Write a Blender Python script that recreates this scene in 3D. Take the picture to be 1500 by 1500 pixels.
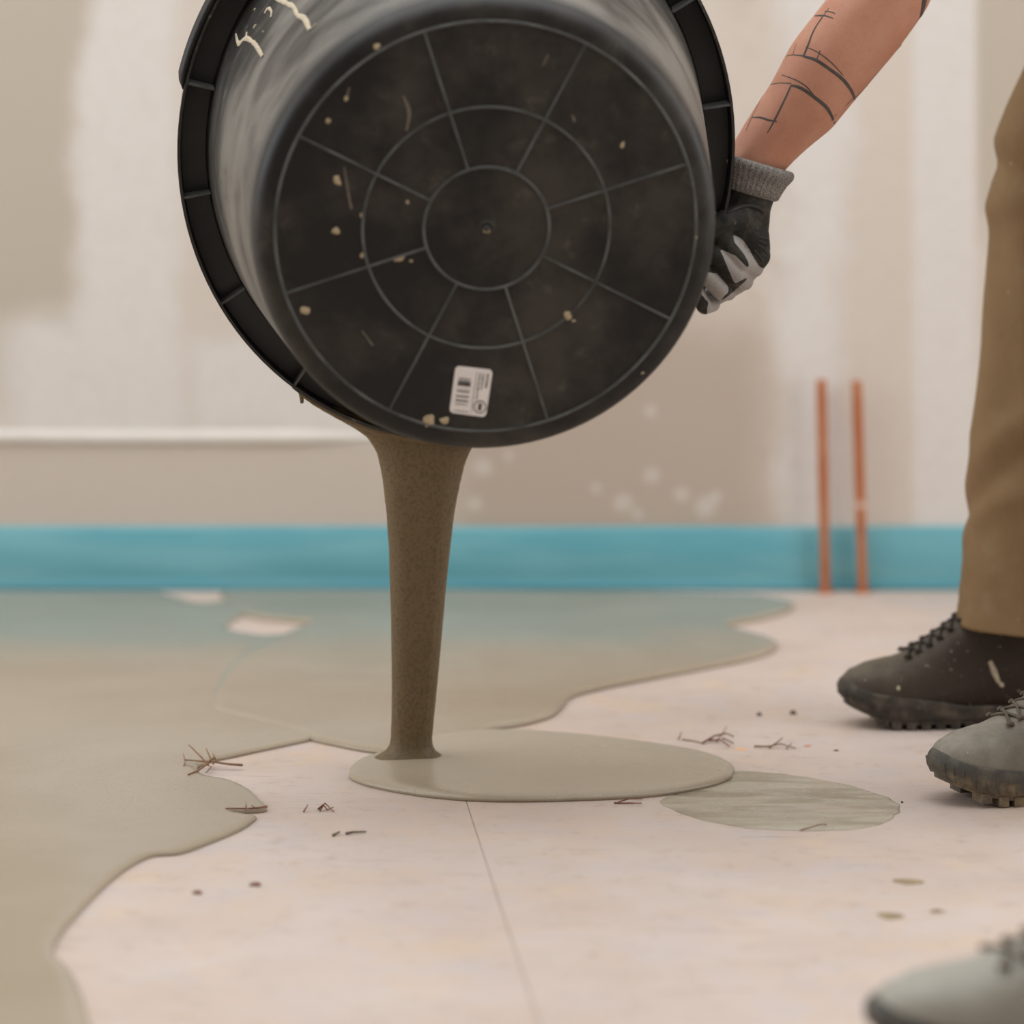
import bpy, bmesh, math, random
import numpy as np
from mathutils import Vector, Matrix, noise as mnoise
from mathutils.bvhtree import BVHTree
from mathutils.geometry import delaunay_2d_cdt

for o in list(bpy.data.objects):
    bpy.data.objects.remove(o)
scene = bpy.context.scene
C = scene.collection
random.seed(7)

# ------------------------------------------------------------------ camera
F = 5080.0          # focal length in pixels of the 1500 px frame
HC = 0.81           # camera height
HY = 117.0          # image row of the horizon
cam_d = bpy.data.cameras.new('camera')
cam = bpy.data.objects.new('camera', cam_d)
C.objects.link(cam)
cam.location = (0, 0, HC)
cam.rotation_euler = (math.pi / 2, 0, 0)
cam_d.sensor_width = 36
cam_d.lens = F / 1500 * 36
cam_d.shift_y = -(750 - HY) / 1500
cam_d.clip_start = 0.05
cam_d.dof.use_dof = True
cam_d.dof.focus_distance = 3.93
cam_d.dof.aperture_fstop = 2.5
scene.camera = cam

# ------------------------------------------------------------------ light
world = bpy.data.worlds.new('world')
scene.world = world
world.use_nodes = True
bg = world.node_tree.nodes['Background']
bg.inputs[0].default_value = (0.80, 0.90, 1.0, 1)
bg.inputs[1].default_value = 1.0


def area(name, loc, rot, sx, sy, power, col):
    l = bpy.data.lights.new(name, 'AREA')
    l.shape = 'RECTANGLE'
    l.size = sx
    l.size_y = sy
    l.energy = power
    l.color = col
    o = bpy.data.objects.new(name, l)
    C.objects.link(o)
    o.location = loc
    o.rotation_euler = rot
    return o


R90 = math.pi / 2
DAY = (0.97, 0.985, 1.0)
area('daylight_roof', (-0.25, 3.75, 2.60), (0, 0, 0), 3.0, 2.7, 80, DAY)
area('daylight_left', (-2.72, 3.75, 1.42), (0, -R90, 0), 1.9, 2.6, 50, DAY)
area('daylight_right', (2.72, 3.6, 1.42), (0, R90, 0), 1.9, 1.6, 58, DAY)
area('daylight_rear', (0.0, -1.92, 1.35), (R90, 0, 0), 2.2, 1.9, 3, DAY)
scene.view_settings.view_transform = 'Standard'
scene.view_settings.look = 'None'
scene.view_settings.gamma = 1
scene.view_settings.use_curve_mapping = False
scene.view_settings.exposure = -0.60


# ------------------------------------------------------------------ helpers
def P(px, py, Y):
    return Vector(((px - 750) * Y / F, Y, HC - (py - HY) * Y / F))


def G(px, py, z=0.0):
    Y = F * (HC - z) / (py - HY)
    return Vector(((px - 750) * Y / F, Y, z))


def lin(r, g, b):
    def f(c):
        c /= 255.0
        return c / 12.92 if c <= 0.04045 else ((c + 0.055) / 1.055) ** 2.4
    return (f(r), f(g), f(b), 1)


class NT:
    """small node-tree writer"""

    def __init__(s, name):
        s.m = bpy.data.materials.new(name)
        s.m.use_nodes = True
        s.t = s.m.node_tree
        s.b = s.t.nodes['Principled BSDF']
        s._pos = None

    def n(s, typ, **kw):
        nd = s.t.nodes.new(typ)
        for k, v in kw.items():
            setattr(nd, k, v)
        return nd

    def put(s, sock, v):
        if isinstance(v, bpy.types.NodeSocket):
            s.t.links.new(v, sock)
        elif v is not None:
            sock.default_value = v

    def pos(s):
        if s._pos is None:
            s._pos = s.n('ShaderNodeTexCoord').outputs['Object']
        return s._pos

    def xyz(s, v=None):
        nd = s.n('ShaderNodeSeparateXYZ')
        s.put(nd.inputs[0], v if v is not None else s.pos())
        return nd.outputs

    def scale(s, v, sc):
        nd = s.n('ShaderNodeVectorMath', operation='MULTIPLY')
        s.put(nd.inputs[0], v)
        nd.inputs[1].default_value = sc
        return nd.outputs[0]

    def math(s, op, a, b=None, clamp=False):
        nd = s.n('ShaderNodeMath', operation=op, use_clamp=clamp)
        s.put(nd.inputs[0], a)
        if b is not None:
            s.put(nd.inputs[1], b)
        return nd.outputs[0]

    def noise(s, scale, detail=4, rough=0.55, vec=None, w=0.0, dist=0.0):
        nd = s.n('ShaderNodeTexNoise')
        nd.inputs['Scale'].default_value = scale
        nd.inputs['Detail'].default_value = detail
        nd.inputs['Roughness'].default_value = rough
        nd.inputs['Distortion'].default_value = dist
        v = vec if vec is not None else s.pos()
        if w:
            ad = s.n('ShaderNodeVectorMath', operation='ADD')
            s.put(ad.inputs[0], v)
            ad.inputs[1].default_value = (w, w * 1.7, -w * 0.6)
            v = ad.outputs[0]
        s.put(nd.inputs['Vector'], v)
        return nd.outputs['Fac']

    def rng(s, v, a, b, lo=0.0, hi=1.0):
        nd = s.n('ShaderNodeMapRange', interpolation_type='SMOOTHSTEP')
        s.put(nd.inputs[0], v)
        nd.inputs[1].default_value = a
        nd.inputs[2].default_value = b
        nd.inputs[3].default_value = lo
        nd.inputs[4].default_value = hi
        return nd.outputs[0]

    def mix(s, f, a, b):
        nd = s.n('ShaderNodeMix', data_type='RGBA')
        s.put(nd.inputs[0], f)
        s.put(nd.inputs[6], a)
        s.put(nd.inputs[7], b)
        return nd.outputs[2]

    def mul(s, *vs):
        r = vs[0]
        for v in vs[1:]:
            r = s.math('MULTIPLY', r, v)
        return r

    def bump(s, h, strength, dist=0.001):
        nd = s.n('ShaderNodeBump')
        nd.inputs['Strength'].default_value = strength
        nd.inputs['Distance'].default_value = dist
        s.put(nd.inputs['Height'], h)
        s.put(s.b.inputs['Normal'], nd.outputs[0])

    def out(s, col=None, rough=None, spec=None, metal=None, **kw):
        s.put(s.b.inputs['Base Color'], col)
        s.put(s.b.inputs['Roughness'], rough)
        s.put(s.b.inputs['Specular IOR Level'], spec)
        s.put(s.b.inputs['Metallic'], metal)
        for k, v in kw.items():
            s.put(s.b.inputs[k], v)
        return s.m


def simple(name, col, rough=0.6, var=0.12, nscale=30, spec=0.4, metal=0.0, bump=0.0, bscale=200):
    t = NT(name)
    c2 = tuple(min(1, c * (1 - var)) for c in col[:3]) + (1,)
    c1 = tuple(min(1, c * (1 + var)) for c in col[:3]) + (1,)
    c = t.mix(t.rng(t.noise(nscale, 5), 0.3, 0.7), c1, c2)
    if bump:
        t.bump(t.noise(bscale, 3), bump, 0.001)
    return t.out(c, rough, spec, metal)


# ---- mesh helpers
def link(name, me, mat, parent=None, smooth=True):
    o = bpy.data.objects.new(name, me)
    C.objects.link(o)
    if mat is not None:
        me.materials.append(mat)
    if smooth:
        me.polygons.foreach_set('use_smooth', [True] * len(me.polygons))
    if parent is not None:
        attach(o, parent)
    return o


def attach(o, parent):
    o.parent = parent
    o.matrix_parent_inverse = world_of(parent).inverted()


def world_of(o):
    m = o.matrix_basis.copy()
    if o.parent is not None:
        m = world_of(o.parent) @ o.matrix_parent_inverse @ m
    return m


def mesh(name, verts, faces, mat, parent=None, smooth=True):
    me = bpy.data.meshes.new(name)
    me.from_pydata([tuple(v) for v in verts], [], faces)
    me.update()
    return link(name, me, mat, parent, smooth)


def tag(o, label=None, cat=None, group=None, kind=None):
    if label:
        o['label'] = label
    if cat:
        o['category'] = cat
    if group:
        o['group'] = group
    if kind:
        o['kind'] = kind
    return o


def empty(name, loc):
    o = bpy.data.objects.new(name, None)
    C.objects.link(o)
    o.location = loc
    o.empty_display_size = 0.1
    return o


def box(V, Fc, a, b):
    k = len(V)
    for z in (a[2], b[2]):
        V += [(a[0], a[1], z), (b[0], a[1], z), (b[0], b[1], z), (a[0], b[1], z)]
    Fc += [(k + 3, k + 2, k + 1, k), (k + 4, k + 5, k + 6, k + 7), (k, k + 1, k + 5, k + 4),
           (k + 1, k + 2, k + 6, k + 5), (k + 2, k + 3, k + 7, k + 6), (k + 3, k, k + 4, k + 7)]


def frame_of(d):
    d = d.normalized()
    up = Vector((0, 0, 1)) if abs(d.z) < 0.9 else Vector((1, 0, 0))
    u = d.cross(up).normalized()
    return u, u.cross(d).normalized()


def tube(V, Fc, pts, rad, n=8):
    """tapered tube with rounded-off ends through pts; rad a number or list"""
    pts = [Vector(p) for p in pts]
    if not hasattr(rad, '__len__'):
        rad = [rad] * len(pts)
    d0 = (pts[0] - pts[1]).normalized()
    d1 = (pts[-1] - pts[-2]).normalized()
    P2 = [pts[0] + d0 * rad[0] * 0.6] + pts + [pts[-1] + d1 * rad[-1] * 0.6]
    R2 = [rad[0] * 0.55] + list(rad) + [rad[-1] * 0.55]
    k = len(V)
    u = v = None
    for i, p in enumerate(P2):
        a = P2[max(0, i - 1)]
        b = P2[min(len(P2) - 1, i + 1)]
        d = (b - a).normalized()
        if u is None:
            u, v = frame_of(d)
        else:
            u = (u - d * u.dot(d)).normalized()
            v = u.cross(d).normalized() * -1
            v = d.cross(u).normalized()
        for j in range(n):
            t = 2 * math.pi * j / n
            V.append(p + (u * math.cos(t) + v * math.sin(t)) * R2[i])
    m = len(P2)
    for i in range(m - 1):
        for j in range(n):
            a = k + i * n + j
            b = k + i * n + (j + 1) % n
            Fc.append((a, b, b + n, a + n))
    Fc.append(tuple(k + j for j in reversed(range(n))))
    Fc.append(tuple(k + (m - 1) * n + j for j in range(n)))


def capsule(V, Fc, a, b, ra, rb, n=20, h=5, flat=1.0, fax=None):
    """closed tapered capsule; optional flattening along axis fax"""
    a = Vector(a)
    b = Vector(b)
    d = (b - a)
    L = d.length
    if L < 1e-6:
        d = Vector((0, 0, 1))
    d = d.normalized()
    u, v = frame_of(d)
    rings = []
    for i in range(1, h + 1):
        t = -math.pi / 2 + (math.pi / 2) * i / h
        rings.append((a + d * (ra * math.sin(t)), ra * math.cos(t)))
    for i in range(0, h):
        t = (math.pi / 2) * i / h
        rings.append((b + d * (rb * math.sin(t)), rb * math.cos(t)))
    k = len(V)
    c = (a + b) / 2

    def fl(p):
        if fax is not None:
            q = a.lerp(b, max(0, min(1, (p - a).dot(d) / max(L, 1e-6))))
            e = (p - q).dot(fax)
            p = p - fax * e * (1 - flat)
        return p
    V.append(fl(a - d * ra))
    for p, r in rings:
        for j in range(n):
            t = 2 * math.pi * j / n
            V.append(fl(p + (u * math.cos(t) + v * math.sin(t)) * r))
    V.append(fl(b + d * rb))
    for j in range(n):
        Fc.append((k, k + 1 + (j + 1) % n, k + 1 + j))
    m = len(rings)
    for i in range(m - 1):
        for j in range(n):
            x = k + 1 + i * n + j
            y = k + 1 + i * n + (j + 1) % n
            Fc.append((x, y, y + n, x + n))
    e = k + 1 + m * n
    for j in range(n):
        Fc.append((e, k + 1 + (m - 1) * n + j, k + 1 + (m - 1) * n + (j + 1) % n))


def fuse(name, V, Fc, voxel, mat, parent=None, smooth_it=6, smooth_f=0.6):
    """voxel-remesh overlapping pieces into one continuous skin"""
    me = bpy.data.meshes.new(name + '_src')
    me.from_pydata([tuple(v) for v in V], [], Fc)
    me.update()
    o = bpy.data.objects.new(name + '_src', me)
    C.objects.link(o)
    r = o.modifiers.new('r', 'REMESH')
    r.mode = 'VOXEL'
    r.voxel_size = voxel
    if smooth_it:
        s = o.modifiers.new('s', 'SMOOTH')
        s.iterations = smooth_it
        s.factor = smooth_f
    dg = bpy.context.evaluated_depsgraph_get()
    dg.update()
    m2 = bpy.data.meshes.new_from_object(o.evaluated_get(dg))
    m2.name = name
    bpy.data.objects.remove(o)
    bpy.data.meshes.remove(me)
    return link(name, m2, mat, parent)


def bvh_of(*objs):
    V, Fc = [], []
    for o in objs:
        m = world_of(o)
        k = len(V)
        V += [m @ v.co for v in o.data.vertices]
        Fc += [tuple(k + i for i in p.vertices) for p in o.data.polygons]
    return BVHTree.FromPolygons(V, Fc)


def shoot(bvh, px, py):
    o = Vector((0, 0, HC))
    d = (P(px, py, 1.0) - o).normalized()
    loc, nor, idx, dist = bvh.ray_cast(o, d)
    if loc is None:
        return None, None
    if nor.dot(d) > 0:
        nor = -nor
    return loc, nor


def spline(pts, closed=False, per=8):
    """Catmull-Rom through 2D/3D points"""
    n = len(pts)
    out = []
    rng = range(n) if closed else range(n - 1)
    for i in rng:
        if closed:
            p0, p1, p2, p3 = pts[(i - 1) % n], pts[i], pts[(i + 1) % n], pts[(i + 2) % n]
        else:
            p0, p1, p2, p3 = pts[max(i - 1, 0)], pts[i], pts[i + 1], pts[min(i + 2, n - 1)]
        p0, p1, p2, p3 = map(np.array, (p0, p1, p2, p3))
        for k in range(per):
            t = k / per
            out.append(0.5 * ((2 * p1) + (-p0 + p2) * t + (2 * p0 - 5 * p1 + 4 * p2 - p3) * t * t
                              + (-p0 + 3 * p1 - 3 * p2 + p3) * t ** 3))
    if not closed:
        out.append(np.array(pts[-1], float))
    return out


def interp(x, xs, ys):
    return float(np.interp(x, xs, ys))


# ------------------------------------------------------------------ materials: setting
YW = 5.51           # face of the back wall
SW = F / YW


def wx(px):
    return (px - 750) / SW


def wz(py):
    return HC - (py - HY) / SW


def wall_material():
    t = NT('skimmed_plasterboard')
    o = t.xyz()
    n1 = t.noise(2.6, 5, 0.6)
    n2 = t.noise(2.6, 5, 0.6, w=5.3)
    n3 = t.noise(9, 4, 0.6, w=2.1)
    x = t.math('ADD', o[0], t.math('MULTIPLY', t.math('SUBTRACT', n1, 0.5), 0.16))
    z = t.math('ADD', o[2], t.math('MULTIPLY', t.math('SUBTRACT', n2, 0.5), 0.16))

    def band(v, a, b, s):
        m = None
        if a is not None:
            m = t.rng(v, a - s, a + s)
        if b is not None:
            q = t.rng(v, b - s, b + s, 1, 0)
            m = q if m is None else t.mul(m, q)
        return m
    white = lin(217, 210, 203)
    beige = lin(208, 196, 184)
    grey = lin(188, 176, 160)
    tan = lin(183, 167, 152)
    col = beige
    # bare board, left edge of the picture
    m = t.mul(band(x, None, wx(118), 0.02), band(z, wz(585), None, 0.05))
    col = t.mix(m, col, grey)
    # filled joint beside it, with thin trowel streaks
    m = t.mul(band(x, wx(112), wx(246), 0.025), t.rng(n3, 0.30, 0.52, 0.75, 1))
    col = t.mix(m, col, white)
    m = t.mul(band(x, wx(20), wx(270), 0.05), band(z, wz(648), wz(480), 0.04))
    col = t.mix(m, col, white)
    m = t.mul(band(o[0], wx(285), wx(560), 0.02), band(z, wz(648), wz(500), 0.03))
    col = t.mix(m, col, white)
    # lower board below the joint bead
    m = t.mul(band(o[0], None, wx(1140), 0.02), band(o[2], None, wz(652), 0.006))
    col = t.mix(m, col, lin(200, 187, 174))
    # bare tan board under and to the right of the tub
    m = t.mul(band(x, wx(640), wx(1118), 0.055), band(z, None, wz(470), 0.06))
    col = t.mix(m, col, tan)
    # thumb-sized filler dabs
    for px, py, r in ((916, 736, .013), (955, 696, .012), (996, 724, .011), (1032, 742, .016), (1048, 728, .010), 
                      (951, 602, .010), (704, 684, .013), (692, 738, .010), (745, 668, .008), (875, 715, .008), (935, 752, .008)):
        d = t.n('ShaderNodeVectorMath', operation='DISTANCE')
        cx = t.n('ShaderNodeCombineXYZ')
        t.put(cx.inputs[0], t.math('ADD', o[0], t.math('MULTIPLY', t.math('SUBTRACT', n3, 0.5), 0.03)))
        t.put(cx.inputs[2], o[2])
        t.put(d.inputs[0], cx.outputs[0])
        d.inputs[1].default_value = (wx(px), 0, wz(py))
        col = t.mix(t.rng(d.outputs['Value'], r * .5, r * 1.5, .48, 0), col, white)
    # right hand filled joint, plain strip, second joint
    m = band(x, wx(1140), wx(1236), 0.03)
    col = t.mix(m, col, white)
    m = t.mul(t.rng(t.noise(11, 3, w=3.3), 0.5, 0.7), band(x, wx(1085), wx(1165), 0.04))
    col = t.mix(t.math('MULTIPLY', m, 0.45), col, tan)
    m = band(o[0], wx(1338), wx(1430), 0.012)
    col = t.mix(m, col, white)
    m = band(o[0], wx(1432), None, 0.008)
    col = t.mix(t.mul(m, band(z, wz(330), None, 0.06)), col, grey)
    col = t.mix(t.math('MULTIPLY', t.rng(t.noise(60, 4), 0.35, 0.75), 0.10), col, tan)
    t.bump(t.noise(45, 4), 0.12, 0.002)
    return t.out(col, 0.85, 0.25)


def floor_material():
    t = NT('primed_floor_board')
    o = t.xyz()
    c = t.mix(t.rng(t.noise(3.2, 6, 0.6), 0.3, 0.7), lin(212, 196, 186), lin(202, 183, 171))
    c = t.mix(t.math('MULTIPLY', t.rng(t.noise(8, 5, 0.65, w=4), 0.48, 0.70), 0.65), c, lin(214, 190, 166))
    c = t.mix(t.math('MULTIPLY', t.rng(t.noise(10, 4, 0.6, w=9), 0.52, 0.72), 0.45), c, lin(198, 190, 190))
    c = t.mix(t.math('MULTIPLY', t.rng(t.noise(17, 5, 0.7, w=13), 0.54, 0.74), 0.45), c, lin(184, 168, 150))
    # flakes and dirt
    c = t.mix(t.math('MULTIPLY', t.rng(t.noise(34, 6, 0.72, w=2), 0.55, 0.70), 0.40), c, lin(170, 146, 130))
    c = t.mix(t.math('MULTIPLY', t.rng(t.noise(90, 5, 0.75, w=6), 0.62, 0.72), 0.50), c, lin(142, 118, 102))
    # scratches
    for ang, w, k in ((0.18, 1.0, 0.55), (-0.30, 3.0, 0.5), (0.75, 7.0, 0.4), (-0.9, 11.0, 0.35)):
        mp = t.n('ShaderNodeMapping')
        t.put(mp.inputs[0], t.pos())
        mp.inputs['Rotation'].default_value = (0, 0, ang)
        mp.inputs['Scale'].default_value = (7, 150, 4)
        sc_ = t.noise(1.0, 2, 0.5, vec=mp.outputs[0], w=w)
        c = t.mix(t.math('MULTIPLY', t.mul(t.rng(sc_, 0.68, 0.75), t.rng(t.noise(6, 3, w=w), 0.42, 0.58)), k), c, lin(146, 124, 112))
    t.bump(t.noise(140, 5, 0.7), 0.25, 0.0012)
    return t.out(c, t.rng(t.noise(6, 4, w=1), 0.3, 0.7, 0.5, 0.72), 0.3)


def screed_material(name, col, col2, rough=0.16, sand=0.25, scale=700, grain=0.34):
    t = NT(name)
    c = t.mix(t.rng(t.noise(2.2, 5, 0.6, dist=0.6), 0.35, 0.68), col, col2)
    c = t.mix(t.math('MULTIPLY', t.rng(t.noise(scale, 2), 0.42, 0.68), grain), c, tuple(x * 0.5 for x in col[:3]) + (1,))
    t.bump(t.noise(scale, 2), sand, 0.0006)
    return t.out(c, t.rng(t.noise(3.5, 4, w=3), 0.35, 0.7, rough, rough + 0.1), 0.5)


M_wall = wall_material()
M_floor = floor_material()
M_white = simple('white_paint', lin(222, 218, 212), 0.8, 0.03, 4)
M_bead = simple('joint_filler', lin(222, 214, 205), 0.8, 0.03, 12)
M_ceiling = simple('ceiling_paint', lin(225, 220, 214), 0.9, 0.02, 3)
M_slab = simple('subfloor', lin(150, 140, 130), 0.9)
t = NT('blue_foam')
c = t.mix(t.rng(t.noise(5, 4, vec=t.scale(t.pos(), (0.7, 1, 5))), 0.3, 0.7), lin(96, 162, 174), lin(118, 176, 184))
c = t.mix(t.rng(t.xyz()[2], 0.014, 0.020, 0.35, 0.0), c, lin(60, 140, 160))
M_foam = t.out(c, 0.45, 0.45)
t = NT('copper_pipe')
c = t.mix(t.rng(t.noise(16, 4), 0.35, 0.65), lin(188, 106, 56), lin(198, 126, 80))
M_copper = t.out(c, 0.42, 0.5, 0.55)
M_screed = screed_material('wet_screed_lit', lin(178, 163, 141), lin(186, 172, 150), 0.27, 0.12)  # colour brightened to make up for the tub's shade on the pool
M_screed_old = screed_material('settled_screed', lin(166, 151, 128), lin(177, 163, 141), 0.11, 0.02)
M_stream = screed_material('falling_screed_shaded', lin(116, 96, 64), lin(104, 86, 56), 0.5, 1.0, 260, 0.6)  # same compound as the pools, shade of the front face put into its colour
t = NT('wet_stain')
v = t.scale(t.pos(), (7, 26, 1))
c = t.mix(t.rng(t.noise(1.0, 5, 0.6, vec=v, dist=0.7), 0.36, 0.62), lin(150, 139, 116), lin(182, 174, 154))
M_stain = t.out(c, t.rng(t.noise(1.0, 4, 0.6, vec=v, w=4), 0.4, 0.6, 0.14, 0.4), 0.5)
M_glass = NT('window_glass').out((1, 1, 1, 1), 0.02, 0.5, 0, **{'Transmission Weight': 1.0, 'IOR': 1.05})

# ------------------------------------------------------------------ the room
XL, XR, YB, ZC = -2.7, 2.7, -1.9, 2.55
V, Fc = [], []
box(V, Fc, (XL - .2, YB - .2, -0.06), (XR + .2, YW + .2, -0.019))
floor = tag(mesh('floor', V, Fc, M_slab, None, False), kind='structure')


def seam(y):
    return -0.045 + (y - 3.817) * -0.0812


def board(x0, x1, name='floor_board'):
    V = []
    for z in (-0.018, 0.0):
        V += [(x0(YB), YB, z), (x1(YB), YB, z), (x1(YW), YW, z), (x0(YW), YW, z)]
    Fc = [(3, 2, 1, 0), (4, 5, 6, 7), (0, 1, 5, 4), (1, 2, 6, 5), (2, 3, 7, 6), (3, 0, 4, 7)]
    o = mesh(name, V, Fc, M_floor, floor, False)
    b = o.modifiers.new('bevel', 'BEVEL')
    b.width = 0.0006
    b.segments = 1
    return o


board(lambda y: XL, lambda y: max(XL + .01, seam(y) - 1.25) - .0004)
board(lambda y: seam(y) - 1.25 + .0008, lambda y: seam(y) - .0003)
board(lambda y: seam(y) + .0003, lambda y: seam(y) + 1.25 - .0008)
board(lambda y: seam(y) + 1.25 + .0008, lambda y: XR)

V, Fc = [], []
box(V, Fc, (XL - .2, YW, -0.06), (XR + .2, YW + .2, ZC))
tag(mesh('wall_back', V, Fc, M_wall, None, False), kind='structure')
V, Fc = [], []
SX0, SX1, SY0, SY1 = -1.75, 1.25, 2.4, 5.1      # roof window opening
box(V, Fc, (XL - .2, YB - .2, ZC), (XR + .2, SY0, ZC + .15))
box(V, Fc, (XL - .2, SY1, ZC), (XR + .2, YW + .2, ZC + .15))
box(V, Fc, (XL - .2, SY0, ZC), (SX0, SY1, ZC + .15))
box(V, Fc, (SX1, SY0, ZC), (XR + .2, SY1, ZC + .15))
tag(mesh('ceiling', V, Fc, M_ceiling, None, False), kind='structure')


def wall_with_hole(name, axis, at, out, lo, hi, h0, h1, z0, z1, mat=None):
    """wall plane perpendicular to axis with a window hole h0..h1 x z0..z1"""
    V, Fc = [], []
    a, b = sorted((at, out))

    def bx(s0, s1, q0, q1):
        if axis == 0:
            box(V, Fc, (a, s0, q0), (b, s1, q1))
        else:
            box(V, Fc, (s0, a, q0), (s1, b, q1))
    bx(lo, h0, -.06, ZC)
    bx(h1, hi, -.06, ZC)
    bx(h0, h1, -.06, z0)
    bx(h0, h1, z1, ZC)
    return tag(mesh(name, V, Fc, mat or M_white, None, False), kind='structure')


def window(name, axis, at, h0, h1, z0, z1):
    V, Fc = [], []
    d = 0.03

    def bx(s0, s1, q0, q1):
        if axis == 0:
            box(V, Fc, (at - d, s0, q0), (at + d, s1, q1))
        else:
            box(V, Fc, (s0, at - d, q0), (s1, at + d, q1))
    w = 0.06
    bx(h0, h0 + w, z0, z1)
    bx(h1 - w, h1, z0, z1)
    bx(h0 + w, h1 - w, z0, z0 + w)
    bx(h0 + w, h1 - w, z1 - w, z1)
    m = (h0 + h1) / 2
    bx(m - .03, m + .03, z0 + w, z1 - w)
    f = tag(mesh(name, V, Fc, M_white, None, False), kind='structure')
    for s0, s1 in ((h0 + w, m - .03), (m + .03, h1 - w)):
        V, Fc = [], []
        if axis == 0:
            box(V, Fc, (at - .003, s0, z0 + w), (at + .003, s1, z1 - w))
        else:
            box(V, Fc, (s0, at - .003, z0 + w), (s1, at + .003, z1 - w))
        mesh('pane', V, Fc, M_glass, f, False)


wall_with_hole('wall_left', 0, XL, XL - .2, YB - .2, YW, 2.4, 5.1, .45, 2.4)
wall_with_hole('wall_right', 0, XR, XR + .2, YB - .2, YW, 2.75, 4.45, .45, 2.4)
M_rear_dark = simple('rear_wall_darkened', lin(150, 140, 126), 0.9, 0.05, 3)  # unseen rear wall, made dark to cut light bounced from behind the camera
wall_with_hole('wall_rear', 1, YB, YB - .2, XL, XR, -1.15, 1.15, .35, 2.35, M_rear_dark)
window('window_1', 0, XL - .13, 2.4, 5.1, .45, 2.4)
window('window_2', 0, XR + .13, 2.75, 4.45, .45, 2.4)
window('window_3', 1, YB - .13, -1.15, 1.15, .35, 2.35)

V, Fc = [], []
for a_, b_ in (((SX0, SY0), (SX1, SY0 + .06)), ((SX0, SY1 - .06), (SX1, SY1)), ((SX0, SY0 + .06), (SX0 + .06, SY1 - .06)),
               ((SX1 - .06, SY0 + .06), (SX1, SY1 - .06)), ((-.28, SY0 + .06), (-.22, SY1 - .06))):
    box(V, Fc, a_ + (ZC + .07,), b_ + (ZC + .13,))
roofw = tag(mesh('window_4', V, Fc, M_white, None, False), kind='structure')
for a_, b_ in ((SX0 + .06, -.28), (-.22, SX1 - .06)):
    V, Fc = [], []
    box(V, Fc, (a_, SY0 + .06, ZC + .095), (b_, SY1 - .06, ZC + .101))
    mesh('pane', V, Fc, M_glass, roofw, False)

# blue foam edge strip along the wall: thin, rounded top, folded foot
prof = [(YW, 0.0), (YW - .012, 0.0), (YW - .0125, .012), (YW - .0095, .0165), (YW - .0105, .020), (YW - .0105, .096),
        (YW - .008, .1005), (YW - .004, .1015), (YW, .1005)]
V, Fc = [], []
nx = 120
for i in range(nx + 1):
    x = XL + (XR - XL) * i / nx
    for y, z in prof:
        w = .0016 * mnoise.noise(Vector((x * 5, z * 9, 1.7)))
        V.append((x, min(YW, y + (w if y < YW else 0)), z + (.0022 * mnoise.noise(Vector((x * 3, 4.2, 0))) if z > .09 else 0)))
m = len(prof)
for i in range(nx):
    for j in range(m):
        a, b = i * m + j, i * m + (j + 1) % m
        Fc.append((a, a + m, b + m, b))
Fc.append(tuple(range(m)))
Fc.append(tuple(nx * m + j for j in reversed(range(m))))
tag(mesh('baseboard_back', V, Fc, M_foam), kind='structure')

# raised bead of joint filler
V, Fc = [], []
prof = [(0, -.011), (-.004, -.010), (-.008, -.004), (-.008, .004), (-.004, .010), (0, .012)]
m = len(prof)
x0, x1 = XL, wx(640)
for i in range(91):
    x = x0 + (x1 - x0) * i / 90
    s = 1.0 if i < 82 else max(.05, (90 - i) / 8)
    for y, z in prof:
        V.append((x, YW + y * s * (1 + .3 * mnoise.noise(Vector((x * 7, 1, 1)))), wz(641) + z * s + .003 * mnoise.noise(Vector((x * 4, z * 60, 3)))))
for i in range(90):
    for j in range(m - 1):
        a = i * m + j
        Fc.append((a, a + m, a + m + 1, a + 1))
tag(mesh('trim_1', V, Fc, M_bead), kind='structure')

# ------------------------------------------------------------------ copper pipes
M_tape = simple('pale_mark', lin(214, 170, 150), 0.7)


def pipe(bx, by, tx, ty, Y0, label, mark=None):
    b = G(bx, by)
    b.y = Y0
    b.x = (bx - 750) * Y0 / F
    tp = P(tx, ty, Y0)
    e = empty('copper_pipe', (b.x, b.y, 0))
    V, Fc = [], []
    n = 20
    d = tp - b
    prof = [(0, .0076), (.985, .0076), (.993, .0080), (1, .0074), (1, .0060), (.9, .0060)]
    for t_, r in prof:
        p = b + d * t_
        for j in range(n):
            a = 2 * math.pi * j / n
            V.append(p + Vector((math.cos(a) * r, math.sin(a) * r, 0)))
    for i in range(len(prof) - 1):
        for j in range(n):
            a, c_ = i * n + j, i * n + (j + 1) % n
            Fc.append((a, c_, c_ + n, a + n))
    Fc.append(tuple((len(prof) - 1) * n + j for j in range(n)))
    mesh('tube', V, Fc, M_copper, e)
    V, Fc = [], []
    for r, z in ((.0135, 0), (.0135, .002), (.0078, .0045)):
        for j in range(n):
            a = 2 * math.pi * j / n
            V.append(Vector((b.x + math.cos(a) * r, b.y + math.sin(a) * r, z)))
    for i in range(2):
        for j in range(n):
            a, c_ = i * n + j, i * n + (j + 1) % n
            Fc.append((a, c_, c_ + n, a + n))
    mesh('collar', V, Fc, M_copper, e)
    if mark:
        V, Fc = [], []
        for t_ in (mark, mark + .03):
            p = b + d * t_
            for j in range(n):
                a = 2 * math.pi * j / n
                V.append(p + Vector((math.cos(a) * .0079, math.sin(a) * .0079, 0)))
        for j in range(n):
            a, c_ = j, (j + 1) % n
            Fc.append((a, c_, c_ + n, a + n))
        mesh('paint_mark', V, Fc, M_tape, e)
    tag(e, label, 'pipe', 'copper pipe stubs by the wall')


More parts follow.
